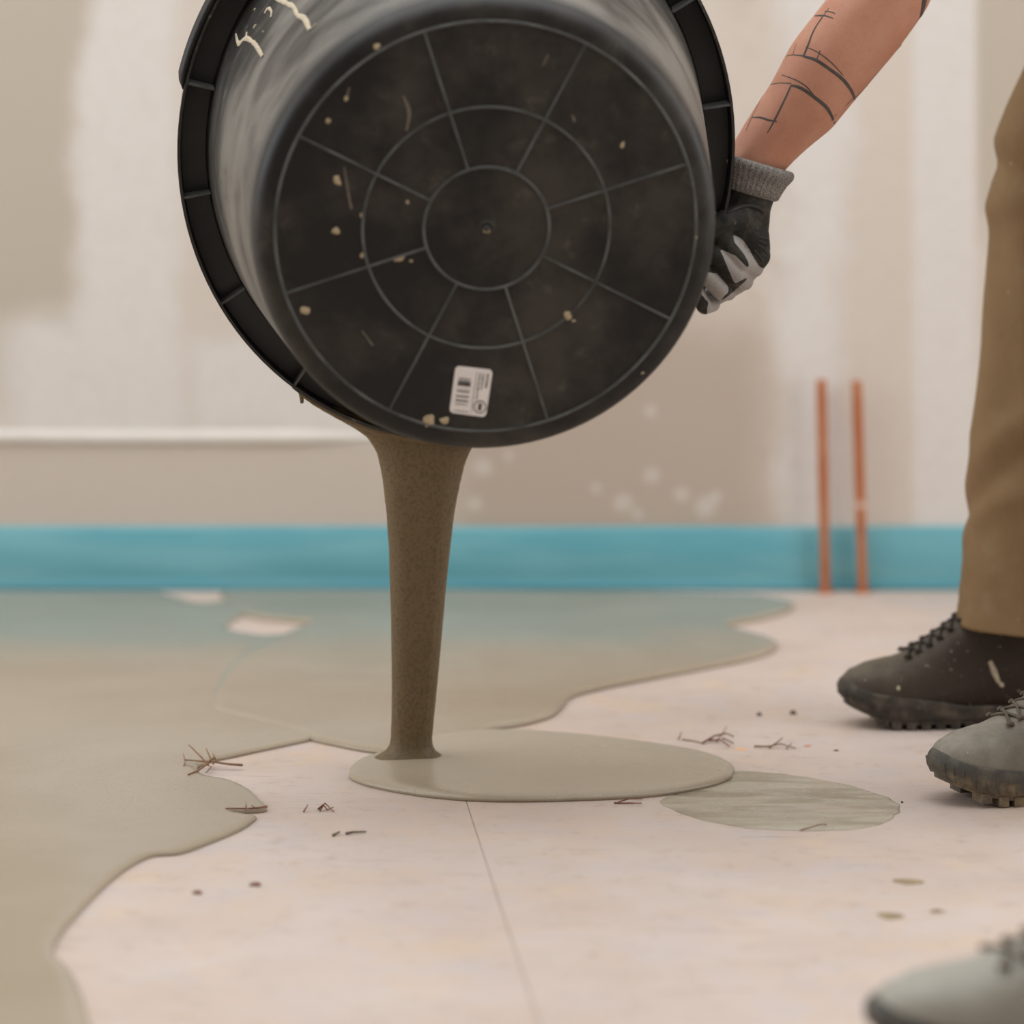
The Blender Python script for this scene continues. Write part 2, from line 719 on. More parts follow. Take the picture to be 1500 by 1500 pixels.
pipe(1209, 864, 1203, 556, 5.478, 'plain copper pipe stub rising from the floor in front of blue foam strip')
pipe(1264, 864, 1255, 558, 5.478, 'copper pipe stub with a pale ring mark, between plain pipe and trouser leg', .40)


# ------------------------------------------------------------------ pools of levelling compound
def pool(name, outline, h, rw, mat, label, cat='screed', bulge=0.0, per=10, zoff=0.0, wob=0.0, mound=None, und=0.0):
    pts = [G(x, y) for x, y in outline]
    ring = spline([(p.x, p.y) for p in pts], True, per)
    # even spacing
    ring = np.array(ring)
    d = np.linalg.norm(np.roll(ring, -1, 0) - ring, axis=1)
    L = np.concatenate([[0], np.cumsum(d)])
    n = max(60, int(L[-1] / 0.006))
    ss = np.arange(n) * L[-1] / n
    closed = np.vstack([ring, ring[:1]])
    ring = np.stack([np.interp(ss, L, closed[:, 0]), np.interp(ss, L, closed[:, 1])], 1)
    area2 = np.sum(ring[:, 0] * np.roll(ring[:, 1], -1) - np.roll(ring[:, 0], -1) * ring[:, 1])
    if area2 < 0:
        ring = ring[::-1]
    if wob:
        ring = ring + np.array([[wob * mnoise.noise(Vector((x * 40, y * 40, 2.0))), wob * mnoise.noise(Vector((x * 40, y * 40, 9.0)))] for x, y in ring])
    A = ring
    B = np.roll(ring, -1, 0)

    def dist(Q):
        out = np.empty(len(Q))
        AB = B - A
        l2 = (AB ** 2).sum(1) + 1e-12
        for s in range(0, len(Q), 400):
            q = Q[s:s + 400, None, :]
            t_ = np.clip(((q - A) * AB).sum(2) / l2, 0, 1)
            pr = A + t_[..., None] * AB
            out[s:s + 400] = np.sqrt(((q - pr) ** 2).sum(2)).min(1)
        return out

    def inside(Q):
        c_ = np.zeros(len(Q), bool)
        for i in range(len(A)):
            x1_, y1_ = A[i]
            x2_, y2_ = B[i]
            m_ = ((y1_ > Q[:, 1]) != (y2_ > Q[:, 1]))
            if abs(y2_ - y1_) > 1e-12:
                c_ ^= m_ & (Q[:, 0] < (x2_ - x1_) * (Q[:, 1] - y1_) / (y2_ - y1_) + x1_)
        return c_
    tan = np.roll(ring, -1, 0) - np.roll(ring, 1, 0)
    tan /= np.linalg.norm(tan, axis=1)[:, None] + 1e-9
    nor = np.stack([-tan[:, 1], tan[:, 0]], 1)
    inner = []
    for f in (0.03, 0.12, 0.3, 0.6, 1.0, 1.6):
        o_ = f * rw
        q = ring + nor * o_
        keep = dist(q) > o_ * 0.93
        inner.append(q[keep])
    lo, hi = ring.min(0), ring.max(0)
    step = 0.022 if (hi - lo).max() > 1.0 else 0.014
    gx, gy = np.meshgrid(np.arange(lo[0], hi[0], step), np.arange(lo[1], hi[1], step))
    q = np.stack([gx.ravel(), gy.ravel()], 1) + np.random.RandomState(3).uniform(-.3, .3, (gx.size, 2)) * step
    q = q[inside(q)]
    q = q[dist(q) > rw * 1.9]
    inner.append(q)
    allp = np.vstack([ring] + inner)
    edges = [(i, (i + 1) % n) for i in range(n)]
    r = delaunay_2d_cdt([Vector(p) for p in allp], edges, [], 1, 1e-7)
    vv = np.array([tuple(v) for v in r[0]])
    dd = dist(vv)
    t_ = np.clip(dd / rw, 0, 1)
    z = h * (.32 + .68 * np.sqrt(np.clip(1 - (1 - t_) ** 2, 0, 1)))
    if und:
        z += und * np.array([mnoise.noise(Vector((p[0] * 5, p[1] * 2.5, 3.3))) for p in vv]) * np.clip(dd / .05, 0, 1)
    if mound is not None:
        mp_ = np.array(mound[:2])
        z += mound[2] * np.exp(-((vv - mp_) ** 2 * np.array([1.0, .8])).sum(1) / mound[3] ** 2) * np.clip(dd / .02, 0, 1)
    if bulge:
        z += bulge * np.clip(dd / 0.08, 0, 1) ** 0.7
    verts = [(vv[i][0], vv[i][1], z[i] + zoff) for i in range(len(vv))]
    faces = []
    for f in r[2]:
        a = [Vector(verts[i]).to_2d() for i in f]
        ar = (a[1] - a[0]).cross(a[2] - a[0]) if len(f) == 3 else 1
        if abs(ar) < 1e-12:
            continue
        faces.append(tuple(f) if ar > 0 else tuple(reversed(f)))
    # undercut skirt down to the floor
    cnt = {}
    for f in faces:
        for a_, b_ in zip(f, f[1:] + f[:1]):
            cnt[(a_, b_)] = 1
    bnd = [(a_, b_) for a_, b_ in cnt if (b_, a_) not in cnt]
    nrm_in = {}
    for a_, b_ in bnd:
        d_ = Vector(verts[b_]).to_2d() - Vector(verts[a_]).to_2d()
        q_ = Vector((-d_.y, d_.x)).normalized()
        for k_ in (a_, b_):
            nrm_in[k_] = nrm_in.get(k_, Vector((0, 0))) + q_
    sk = {}
    for k_, q_ in nrm_in.items():
        q_.normalize()
        sk[k_] = len(verts)
        verts.append((verts[k_][0] + q_.x * h * .28, verts[k_][1] + q_.y * h * .28, zoff))
    faces += [(b_, a_, sk[a_], sk[b_]) for a_, b_ in bnd]
    o = mesh(name, verts, faces, mat)
    tag(o, label, cat)
    return o


left_outline = [(-320, 876), (-100, 871), (120, 870), (225, 870), (250, 875), (290, 886), (330, 884), (354, 890), (357, 902), (338, 914), (334, 924), (375, 933), (450, 938),
                (500, 990), (500, 1050), (462, 1083), (455, 1085), (447, 1088), (400, 1098), (345, 1110), (312, 1117), (290, 1127), (300, 1139), (335, 1146), (362, 1158),
                (380, 1174), (391, 1188), (372, 1192), (340, 1193), (362, 1197), (376, 1200), (352, 1218), (300, 1240), (262, 1253), (222, 1257), (186, 1275), (150, 1305),
                (112, 1345), (88, 1375), (80, 1400), (98, 1420), (115, 1450), (130, 1500), (140, 1580), (-450, 1600)]
pool('levelling_compound_pool', left_outline, .0055, .011, M_screed_old,
     'broad smooth sheet of grey-beige levelling compound touched by dry twigs', und=.0012)
mid_outline = [(330, 870), (332, 882), (366, 906), (430, 914), (452, 917), (420, 930), (350, 965), (318, 1005), (312, 1042), (360, 1058), (415, 1072), (448, 1083), (458, 1087), (490, 1094),
               (530, 1102), (570, 1107), (640, 1112), (690, 1092), (712, 1073), (768, 1064), (808, 1052), (826, 1037), (838, 1024), (880, 1012),
               (960, 996), (1060, 977), (1118, 963), (1139, 951), (1131, 940), (1100, 930), (1068, 920), (1108, 911), (1150, 900), (1163, 889),
               (1140, 881), (1080, 875), (900, 871), (600, 869), (420, 869)]
pool('levelling_compound_pool', mid_outline, .0072, .013, M_screed_old,
     'lobed sheet of levelling compound spreading along blue foam strip behind falling stream', und=.0012)
fresh_outline = [(511, 1138), (518, 1124), (540, 1114), (575, 1106), (610, 1092), (660, 1080), (730, 1076), (800, 1079), (880, 1086), (960, 1096), (1030, 1108),
                 (1066, 1121), (1076, 1133), (1062, 1147), (1020, 1159), (950, 1169), (850, 1174), (750, 1176), (680, 1174), (610, 1167),
                 (550, 1156), (520, 1147)]
fresh = pool('levelling_compound_pool', fresh_outline, .0085, .014, M_screed,
             'thick fresh oval pool of levelling compound where the poured stream lands', bulge=.003, wob=.0012, mound=(P(604, 1115, 4.075).x, 4.075, .0045, .050))
stain_outline = [(968, 1172), (985, 1186), (1020, 1199), (1070, 1209), (1130, 1216), (1200, 1217), (1268, 1213), (1304, 1201), (1318, 1181),
                 (1292, 1166), (1240, 1150), (1180, 1139), (1120, 1132), (1075, 1131), (1035, 1150)]
pool('wet_film', stain_outline, .0009, .003, M_stain,
     'thin streaky grey-green wet film on pink floor beside thick oval pool', 'wet film', wob=.004)

# ------------------------------------------------------------------ the tub
H_T = .38
c0 = P(713, 335, 3.6)
cr = P(669, 215, 3.97)
ax = (cr - c0).normalized()
uu = Vector((1, 0, 0))
uu = (uu - ax * uu.dot(ax)).normalized()
vv_ = uu.cross(ax).normalized()
if vv_.z < 0:
    vv_ = -vv_


def TP(r, th, z):
    """point on the tub: radius, angle (seen from below, ccw from right), height over base"""
    t_ = max(0, min(1, z / H_T))
    ex = 1 + (-.042) * t_
    ey = 1 + .040 * t_
    return c0 + ax * z + uu * (r * ex * math.cos(th)) + vv_ * (r * ey * math.sin(th))


def tub_material(name, dust_lo, dust_hi, side):
    t = NT(name)
    geo = t.pos()
    nA = t.noise(7, 6, 0.62)
    nB = t.noise(40, 5, 0.65, w=3)
    black = lin(25, 23, 20)
    if side:
        # streaks running round the wall
        at = t.n('ShaderNodeAttribute', attribute_name='wrap')
        v = at.outputs['Vector']
        s1 = t.noise(1.0, 6, 0.62, vec=t.scale(v, (1.6, 13, 1)), dist=0.4)
        s2 = t.noise(1.0, 6, 0.75, vec=t.scale(v, (7, 110, 1)), w=2)
        s3 = t.noise(1.0, 5, 0.7, vec=t.scale(v, (5, 9, 1)), w=5)
        zc = t.xyz(v)[1]
        m = t.math('MULTIPLY', t.rng(s1, 0.22, 0.66), t.rng(zc, 0.20, 0.345, 1.0, 0.18))  # grey fades towards the flange, painting the light falloff along the wall
        c = t.mix(t.math('MULTIPLY', m, 0.85), black, lin(128, 122, 112))
        c = t.mix(t.mul(t.rng(s2, 0.54, 0.70), t.rng(zc, 0.20, 0.34, 0.05, 0.85), t.rng(s3, 0.40, 0.62)), c, lin(158, 150, 138))
        c = t.mix(t.math('MULTIPLY', t.rng(s3, 0.58, 0.76), 0.5), c, lin(60, 57, 52))
        c = t.mix(t.rng(zc, 0.02, 0.055, 1, 0), c, lin(44, 43, 40))  # painted darker at the base roll, where the wall turns from the light
        c = t.mix(t.rng(zc, 0.355, 0.372), c, black)
        r = t.rng(s1, 0.3, 0.65, 0.42, 0.6)
    else:
        c = t.mix(t.math('MULTIPLY', t.rng(nA, 0.40, 0.66), 0.85), black, lin(68, 63, 56))
        c = t.mix(t.math('MULTIPLY', t.rng(nB, 0.56, 0.72), t.rng(nA, .45, .6, .05, .5)), c, lin(92, 86, 78))
        r = t.rng(nA, 0.3, 0.7, 0.42, 0.6)
    t.bump(t.noise(300, 3), 0.08, 0.0005)
    return t.out(c, r, 0.5 if side else 0.32)


M_tub = tub_material('scuffed_shaded_plastic', 0, 1, True)
M_base = tub_material('dusty_black_plastic', 0, 1, False)
M_rib = simple('grey_plastic_rib', lin(80, 81, 78), 0.5, 0.5, 28)  # ribs and rings, lighter and greyer than the base
M_ribd = simple('black_plastic_rib', lin(52, 50, 46), 0.5, 0.25, 40)
M_rim = simple('black_plastic_rim', lin(30, 28, 25), 0.5, 0.2, 30)

tub = empty('mortar_tub', c0)
tag(tub, 'large round black plastic mortar tub tipped on its side, pouring grey-brown compound', 'tub')
N = 128
prof_base = [(0.0012, .003), (.012, .0035), (.0655, .0015), (.129, .0015), (.2195, .0010), (.228, .0012), (.2345, .0035), (.2395, .0085), (.2425, .0150), (.2440, .026)]
prof_wall = [(.2440, .026)] + [(.2440 + (.2975 - .2440) * k / 14, .026 + (.374 - .026) * k / 14) for k in range(1, 15)] + \
            [(.2990, .3765), (.3275, .3765), (.3280, .3740), (.3280, .3560), (.3310, .3555), (.3318, .3580), (.3318, .3780), (.3300, .3802),
             (.2970, .3802), (.2945, .3780), (.2930, .3700), (.2410, .030), (.2280, .0070), (.10, .0055), (.0012, .0055)]


def lathe(name, prof, mat, parent, wrap=False, cap=False):
    V, Fc, W = [], [], []
    for r, z in prof:
        for j in range(N):
            th = 2 * math.pi * j / N
            V.append(TP(r, th, z))
            W.append((th, z, r))
    for i in range(len(prof) - 1):
        for j in range(N):
            a, b = i * N + j, i * N + (j + 1) % N
            Fc.append((a, a + N, b + N, b))
    if cap:
        Fc.append(tuple(range(N)))
    o = mesh(name, V, Fc, mat, parent)
    if wrap:
        at = o.data.attributes.new('wrap', 'FLOAT_VECTOR', 'POINT')
        # use sin/cos-free wrap measured from straight down so the seam hides underneath
        at.data.foreach_set('vector', [c_ for w in W for c_ in (((w[0] + math.pi * .25) % (2 * math.pi)), w[1], w[2])])
    bm = bmesh.new()
    bm.from_mesh(o.data)
    bmesh.ops.recalc_face_normals(bm, faces=bm.faces)
    bm.to_mesh(o.data)
    bm.free()
    return o


base = lathe('base_disc', prof_base, M_base, tub, cap=True)
wallm = lathe('wall', prof_wall, M_tub, tub, wrap=True)
md = wallm.modifiers.new('sharp', 'EDGE_SPLIT')
md.split_angle = math.radians(50)


def ring_rib(r, w, hgt, z0=.0012):
    V, Fc = [], []
    q = 6
    for j in range(N):
        th = 2 * math.pi * j / N
        for k in range(q):
            a = math.pi * k / (q - 1)
            V.append(TP(r + w * math.cos(a), th, z0 - hgt * math.sin(a)))
    for j in range(N):
        for k in range(q - 1):
            a, b = j * q + k, ((j + 1) % N) * q + k
            Fc.append((a, b, b + 1, a + 1))
    return mesh('base_ring', V, Fc, M_rib, tub)


ring_rib(.2195, .0017, .0022)
ring_rib(.129, .0015, .0019, .0016)
ring_rib(.0655, .0016, .0022, .0016)
for deg in (17, 62, 107, 152, 197, 242, 287, 332):
    th = math.radians(deg)
    V, Fc = [], []
    q = 6
    nr = 14
    for i in range(nr):
        r = .066 + (.2185 - .066) * i / (nr - 1)
        for k in range(q):
            a = math.pi * k / (q - 1)
            z0 = .0017 - .0005 * i / nr
            V.append(TP(r, th, z0 - .0022 * math.sin(a)) + (uu * -math.sin(th) + vv_ * math.cos(th)) * (.0014 * math.cos(a)))
    for i in range(nr - 1):
        for k in range(q - 1):
            a = i * q + k
            Fc.append((a, a + 1, a + q + 1, a + q))
    mesh('base_rib', V, Fc, M_rib, tub)
# injection nub in the middle
V, Fc = [], []
for r, z in ((.0085, .0030), (.0078, .0016), (.0062, .0012), (.0056, .0026), (.0040, .0028), (.0034, .0004), (.0020, -.0012), (.0004, -.0014)):
    for j in range(24):
        V.append(TP(r, 2 * math.pi * j / 24, z))
for i in range(7):
    for j in range(24):
        a, b = i * 24 + j, i * 24 + (j + 1) % 24
        Fc.append((a, b, b + 24, a + 24))
Fc.append(tuple(7 * 24 + j for j in range(24)))
mesh('centre_nub', V, Fc, M_ribd, tub)
# gussets under the rim flange
for k in range(16):
    th = math.radians(8 + 22.5 * k)
    tv = (uu * -math.sin(th) + vv_ * math.cos(th)) * .0014
    V, Fc = [], []
    prof = [(.2962, .3600), (.3285, .3568), (.3285, .3768), (.2985, .3768)]
    for s in (-1, 1):
        for r, z in prof:
            V.append(TP(r, th, z) + tv * s)
    Fc = [(3, 2, 1, 0), (4, 5, 6, 7)] + [(i, (i + 1) % 4, (i + 1) % 4 + 4, i + 4) for i in range(4)]
    mesh('rim_rib', V, Fc, M_rib, tub, False)
# two moulded handles on the rim
for a0, a1 in ((167, 124), (-15, -56)):
    V, Fc = [], []
    nn, q = 30, 12
    for i in range(nn + 1):
        s = i / nn
        th = math.radians(a0 + (a1 - a0) * s)
        e = min(1, min(s, 1 - s) / .06) ** .5 if 0 < s < 1 else .12
        for k in range(q):
            a = 2 * math.pi * k / q
            V.append(TP(.3318 + (.0035 + .0065 * math.cos(a)) * e, th, .3685 + .0150 * math.sin(a) * (0.5 + .5 * e)))
    for i in range(nn):
        for k in range(q):
            a, b = i * q + k, i * q + (k + 1) % q
            Fc.append((a, b, b + q, a + q))
    Fc.append(tuple(range(q)))
    Fc.append(tuple(nn * q + k for k in range(q)))
    mesh('handle', V, Fc, M_rim, tub)

bvh_tub = bvh_of(base, wallm)

# sticker on the base
M_label = simple('sticker_paper', lin(236, 230, 224), 0.55, 0.04, 60)
M_ink = simple('sticker_ink', lin(70, 66, 62), 0.6, 0.1, 60)
M_inkl = simple('sticker_grey_ink', lin(132, 126, 119), 0.6, 0.1, 60)
cs = [shoot(bvh_tub, *q)[0] for q in ((667.5, 535.5), (722, 541.5), (711.5, 611), (658, 604))]
nb = -ax


def LB(u, v, lift=0.0008):
    p = (cs[0].lerp(cs[1], u)).lerp(cs[3].lerp(cs[2], u), v)
    return p + nb * lift


V = []
for cx, cy, a0 in ((.11, .09, 180), (.89, .09, 270), (.89, .91, 0), (.11, .91, 90)):
    for k in range(6):
        a = math.radians(a0 + 18 * k)
        V.append(LB(cx + .11 * math.cos(a), cy + .09 * math.sin(a)))
k = len(V)
V += [v - nb * .0006 for v in V[:k]]
Fc = [tuple(range(k))] + [(i, (i + 1) % k, (i + 1) % k + k, i + k) for i in range(k)]
sticker = mesh('price_sticker', V, Fc, M_label, tub, False)
sticker['label'] = 'white barcode sticker with rounded corners'
rs = random.Random(5)


def rects(name, rows, mat):
    V, Fc = [], []
    for u0, u1, v0, v1 in rows:
        a = len(V)
        V += [LB(u0, v0, .00105), LB(u1, v0, .00105), LB(u1, v1, .00105), LB(u0, v1, .00105)]
        Fc.append((a, a + 1, a + 2, a + 3))
    return mesh(name, V, Fc, mat, sticker, False)


rects('barcode', [(.12, .46, .235, .243), (.12, .46, .258, .268), (.12, .46, .284, .291), (.12, .46, .305, .330), (.12, .46, .335, .362), (.12, .46, .367, .405),
                  (.12, .46, .47, .476), (.12, .46, .505, .525), (.12, .46, .54, .546), (.12, .46, .61, .632), (.12, .46, .645, .651), (.12, .46, .70, .722), (.12, .46, .735, .741),
                  (.12, .46, .775, .781), (.12, .46, .80, .808)], M_ink)
rows = []
for u, w, v0, v1 in ((.885, .030, .10, .385), (.765, .022, .10, .44), (.675, .020, .10, .66)):
    v = v0
    while v < v1:
        l = rs.uniform(.012, .03)
        rows.append((u - w, u + w, v, min(v1, v + l)))
        v += l + rs.uniform(.006, .02)
rects('text_lines', rows, M_ink)
rows = []
for u, w, v0, v1 in ((.585, .012, .08, .95), (.10, .0, .1, .1)):
    v = v0
    while v < v1:
        l = rs.uniform(.01, .025)
        rows.append((u - w, u + w, v, min(v1, v + l)))
        v += l + rs.uniform(.006, .014)
u = .12
while u < .5:
    l = rs.uniform(.015, .03)
    rows.append((u, u + l, .925, .955))
    u += l + .014
rects('small_print', rows, M_inkl)
V, Fc = [], []
for r in (.175, .150):
    for k in range(36):
        a = 2 * math.pi * k / 36
        V.append(LB(.80 + r * math.cos(a), .80 + r * .78 * math.sin(a), .00105))
for k in range(36):
    Fc.append((k, (k + 1) % 36, (k + 1) % 36 + 36, k + 36))
for v0, v1, w in ((.725, .765, .05), (.775, .825, .05), (.835, .87, .05)):
    a = len(V)
    V += [LB(.80 - w, v0, .00105), LB(.80 + w, v0, .00105), LB(.80 + w, v1, .00105), LB(.80 - w, v1, .00105)]
    Fc.append((a, a + 1, a + 2, a + 3))
    V += [LB(.80 - w * .4, v0 + .01, .0011), LB(.80 + w * .4, v0 + .01, .0011), LB(.80 + w * .4, v1 - .01, .0011), LB(.80 - w * .4, v1 - .01, .0011)]
mesh('round_logo', V, Fc, M_ink, sticker, False)

# dried splashes on the tub
M_splash = simple('dried_splash', lin(186, 172, 148), 0.8, 0.12, 200)


def ribbon(name, pxs, ws, mat, parent, bvh, lift=.0004, thick=.0010, jit=0.0):
    """low mound of material lying on a surface along a pixel path"""
    sp = spline(pxs, False, 4)
    wl = np.interp(np.linspace(0, 1, len(sp)), np.linspace(0, 1, len(ws)), ws)
    L3 = []
    for (x, y), w in zip(sp, wl):
        p, nrm = shoot(bvh, x, y)
        if p is None:
            continue
        L3.append((p, nrm, w * (1 + jit * rs.uniform(-1, 1)) * p.y / F))
    V, Fc = [], []
    for i, (p, nrm, w) in enumerate(L3):
        a = L3[max(0, i - 1)][0]
        b = L3[min(len(L3) - 1, i + 1)][0]
        d = (b - a).normalized()
        s = nrm.cross(d).normalized()
        for q, hgt in ((-1, 0), (-.6, .8), (0, 1), (.6, .8), (1, 0)):
            V.append(p + s * (q * w * .5) + nrm * (lift + thick * hgt))
    for i in range(len(L3) - 1):
        for k in range(4):
            a = i * 5 + k
            Fc.append((a, a + 1, a + 6, a + 5))
    return mesh(name, V, Fc, mat, parent)


def blob(name, px, py, rx, ry, mat, parent, bvh, rot=0.0, thick=.0015):
    p, nrm = shoot(bvh, px, py)
    if p is None:
        return
    u, v = frame_of(nrm)
    k = p.y / F
    V, Fc = [], []
    n = 12
    jit = [rs.uniform(.75, 1.25) for _ in range(n)]
    for f, h in ((1, 0.0002), (.75, .8), (.3, 1)):
        for j in range(n):
            a = 2 * math.pi * j / n
            x = math.cos(a) * rx * f * jit[j]
            y = math.sin(a) * ry * f * jit[j]
            x, y = x * math.cos(rot) - y * math.sin(rot), x * math.sin(rot) + y * math.cos(rot)
            V.append(p + Vector((1, 0, 0)) * x * k + Vector((0, 0, 1)) * -y * k
                     - nrm * ((Vector((1, 0, 0)) * x * k + Vector((0, 0, 1)) * -y * k).dot(nrm)) + nrm * (.0003 + thick * h))
    for i in range(2):
        for j in range(n):
            a, b = i * n + j, i * n + (j + 1) % n
            Fc.append((a, b, b + n, a + n))
    Fc.append(tuple(2 * n + j for j in range(n)))
    mesh(name, V, Fc, mat, parent)


for pts, ws in (([(346, 50), (350, 64), (360, 56), (372, 63), (378, 71), (385, 83)], [3, 9, 7, 8, 7, 6]),
                ([(362, 48), (361, 57)], [3, 5]),
                ([(404, -4), (418, 4), (430, 10), (436, 22), (446, 27), (454, 44)], [6, 8, 6, 7, 9, 6]),
                ([(388, 20), (393, 12), (398, 17), (397, 26)], [4, 5, 5, 3])):
    ribbon('splash', pts, ws, M_splash, tub, bvh_tub, jit=.3)
M_splash2 = simple('dried_splash_yellow', lin(178, 160, 128), 0.8, 0.15, 200)
M_smear = simple('faint_smear', lin(112, 104, 92), 0.8, 0.2, 100)
for px, py, rx, ry, rot in ((374, 39, 5, 4, 0), (461, 38, 4, 3, 0), (447, 455, 7, 6, 0), (494, 264, 5, 9, -.5), (492, 338, 6, 5, 0), (585, 379, 8, 4, -.2),
                            (481, 177, 4, 4, 0), (832, 462, 6, 8, 0), (840, 470, 3, 2, 0), (628, 616, 8, 10, 0), (651, 616, 7, 6, 0), (552, 68, 5, 4, 0), (713, 337, 7, 5, 0),
                            (597, 296, 3, 3, 0), (507, 144, 3, 4, 0), (529, 315, 2, 4, 0), (530, 374, 3, 4, 0), (602, 382, 3, 2, 0), (912, 212, 3, 5, .4),
                            (1019, 348, 3, 4, 0), (941, 546, 3, 2, 0), (374, 14, 2, 2, 0), (386, 47, 2, 2, 0)):
    blob('splash', px, py, rx, ry, M_splash2 if py > 60 else M_splash, tub, bvh_tub, rot)
for pts, ws in (([(590, 140), (598, 158), (599, 172), (595, 192)], [2, 6, 5, 3]), ([(504, 244), (508, 270), (512, 292), (515, 306)], [2, 3, 3, 4]),
                ([(512, 128), (508, 142)], [2, 3]), ([(838, 168), (842, 178)], [2, 4]), ([(795, 96), (803, 80)], [2, 3]), ([(530, 484), (546, 506)], [1.5, 2.5])):
    ribbon('smear', pts, ws, M_smear, tub, bvh_tub, thick=.0004)

# ------------------------------------------------------------------ the poured stream
ys = [600, 612, 626, 640, 652, 664, 680, 700, 725, 755, 800, 850, 900, 950, 1000, 1050, 1080, 1092, 1100, 1107, 1115, 1127]
xl = [470, 492, 517, 538, 546, 552, 556.5, 560, 563.5, 566.5, 569.5, 571, 572.5, 573.5, 574, 573.5, 572.5, 570, 564, 553, 540, 530]
xr = [740, 724, 709, 699, 693, 687, 681, 676, 670.5, 665, 660, 654.5, 650, 645.5, 641, 636, 633, 634, 638, 647, 660, 670]
YS0, YS1 = 4.055, 4.085
V, Fc = [], []
q = 72
rows = 0
zz = []
yy = np.concatenate([np.arange(600, 1085, 3), np.arange(1085, 1128, 3)])
for y in yy:
    L_ = interp(y, ys, xl)
    R_ = interp(y, ys, xr)
    Y = YS0 + (YS1 - YS0) * (y - 600) / 510
    k = Y / F
    cx = (L_ + R_) / 2
    hw = (R_ - L_) / 2 * k
    dep = hw * interp(y, [600, 660, 720, 900, 1100, 1127], [.22, .42, .60, .75, .85, .55])
    c_ = P(cx, y, Y)
    if y > 1105:
        c_.z = max(c_.z, .0085) if y < 1120 else .0070
    for j in range(q):
        a = 2 * math.pi * j / q
        rip = 1 + .010 * mnoise.noise(Vector((math.cos(a) * 14, math.sin(a) * 14, y * .33))) + .012 * mnoise.noise(Vector((math.cos(a) * 3, math.sin(a) * 3, y * .035))) + .006 * mnoise.noise(Vector((math.cos(a) * 9, math.sin(a) * 9, y * .16)))
        ca, sa = math.cos(a), math.sin(a)
        # slightly boxy section with a crease near the right edge
        ex = math.copysign(abs(ca) ** .85, ca)
        ey = math.copysign(abs(sa) ** .85, sa)
        cr_ = 1 + .05 * math.exp(-((a - 5.35) / .16) ** 2) * (1 if y < 1000 else .3)
        V.append(Vector((c_.x + ex * hw * rip, c_.y + ey * dep * rip * cr_, c_.z)))
n_ = len(yy)
for i in range(n_ - 1):
    for j in range(q):
        a, b = i * q + j, i * q + (j + 1) % q
        Fc.append((a, a + q, b + q, b))
Fc.append(tuple(range(q)))
# carry the sheet back over the lip into the tub
stream = mesh('poured_stream', V, Fc, M_stream)
tag(stream, 'thick brown stream of levelling compound falling from tub rim to fresh pool', 'stream')
# liquid lying in the low side of the tub, feeding the stream
V, Fc = [], []
nn = 24
for i in range(13):
    s = i / 12
    z = .05 + (.3815 - .05) * s
    rr = .243 + (.2935 - .243) * s
    half = math.radians(16 + 8 * s)
    row = []
    for j in range(nn + 1):
        th = math.radians(-93) + half * (2 * j / nn - 1)
        row.append(TP(rr - .001, th, z))
    top = max(p.z for p in row)
    for p in row:
        V.append(p)
    for p in row:
        V.append(Vector((p.x, p.y, top + .001)))
w = 2 * (nn + 1)
for i in range(12):
    for j in range(nn):
        a = i * w + j
        Fc.append((a, a + 1, a + w + 1, a + w))
        b = a + nn + 1
        Fc.append((b, b + w, b + w + 1, b + 1))
for i in (0, 12):
    Fc.append(tuple([i * w + j for j in range(nn + 1)] + [i * w + nn + 1 + j for j in reversed(range(nn + 1))]))
mesh('feeding_tongue', V, Fc, M_stream, stream)
# film clinging to the rim, with one drip
V, Fc = [], []
nn, q2 = 60, 10
for i in range(nn + 1):
    s = i / nn
    th = math.radians(-127 + s * 46)
    e = min(1, s / .12) * (.45 + .8 * s)
    wv = 1 + .28 * mnoise.noise(Vector((s * 14, 1, 1))) + .5 * math.exp(-((s - .07) / .02) ** 2)
    for k in range(q2):
        a = 2 * math.pi * k / q2
        V.append(TP(.3320 + .0008 + .0082 * e * wv * math.cos(a), th, .371 + .0125 * math.sin(a)))
for i in range(nn):
    for k in range(q2):
        a, b = i * q2 + k, i * q2 + (k + 1) % q2
        Fc.append((a, b, b + q2, a + q2))
Fc.append(tuple(range(q2)))
Fc.append(tuple(nn * q2 + k for k in range(q2)))
film = mesh('clinging_film', V, Fc, M_stream, stream)
V, Fc = [], []
p0 = TP(.334, math.radians(-124.6), .371)
tube(V, Fc, [p0 + Vector((0, 0, .004)), p0 + Vector((.0005, 0, -.004)), p0 + Vector((.001, 0, -.0105))], [.0042, .0026, .0022], 10)
mesh('drip', V, Fc, M_stream, stream)

# ------------------------------------------------------------------ work boots
XS = [0.0, .005, .014, .035, .055, .075, .095, .115, .135, .155, .175, .195, .235, .265, .285, .298, .305]
ZT = [.046, .059, .0685, .077, .0815, .087, .0965, .109, .123, .141, .168, .196, .200, .198, .190, .150, .090]


def hwd(x):
    if x < .07:
        return .0505 * math.sqrt(max(0, 1 - (max(0, .07 - x) / .07) ** 2))
    if x > .25:
        return .0405 * math.sqrt(max(0, 1 - ((x - .25) / .0562) ** 2))
    return interp(x, [.07, .10, .14, .18, .22, .25], [.0505, .0495, .0445, .0410, .0400, .0405])



def spring(x):
    return .021 * max(0, (.085 - x) / .085) ** 1.7


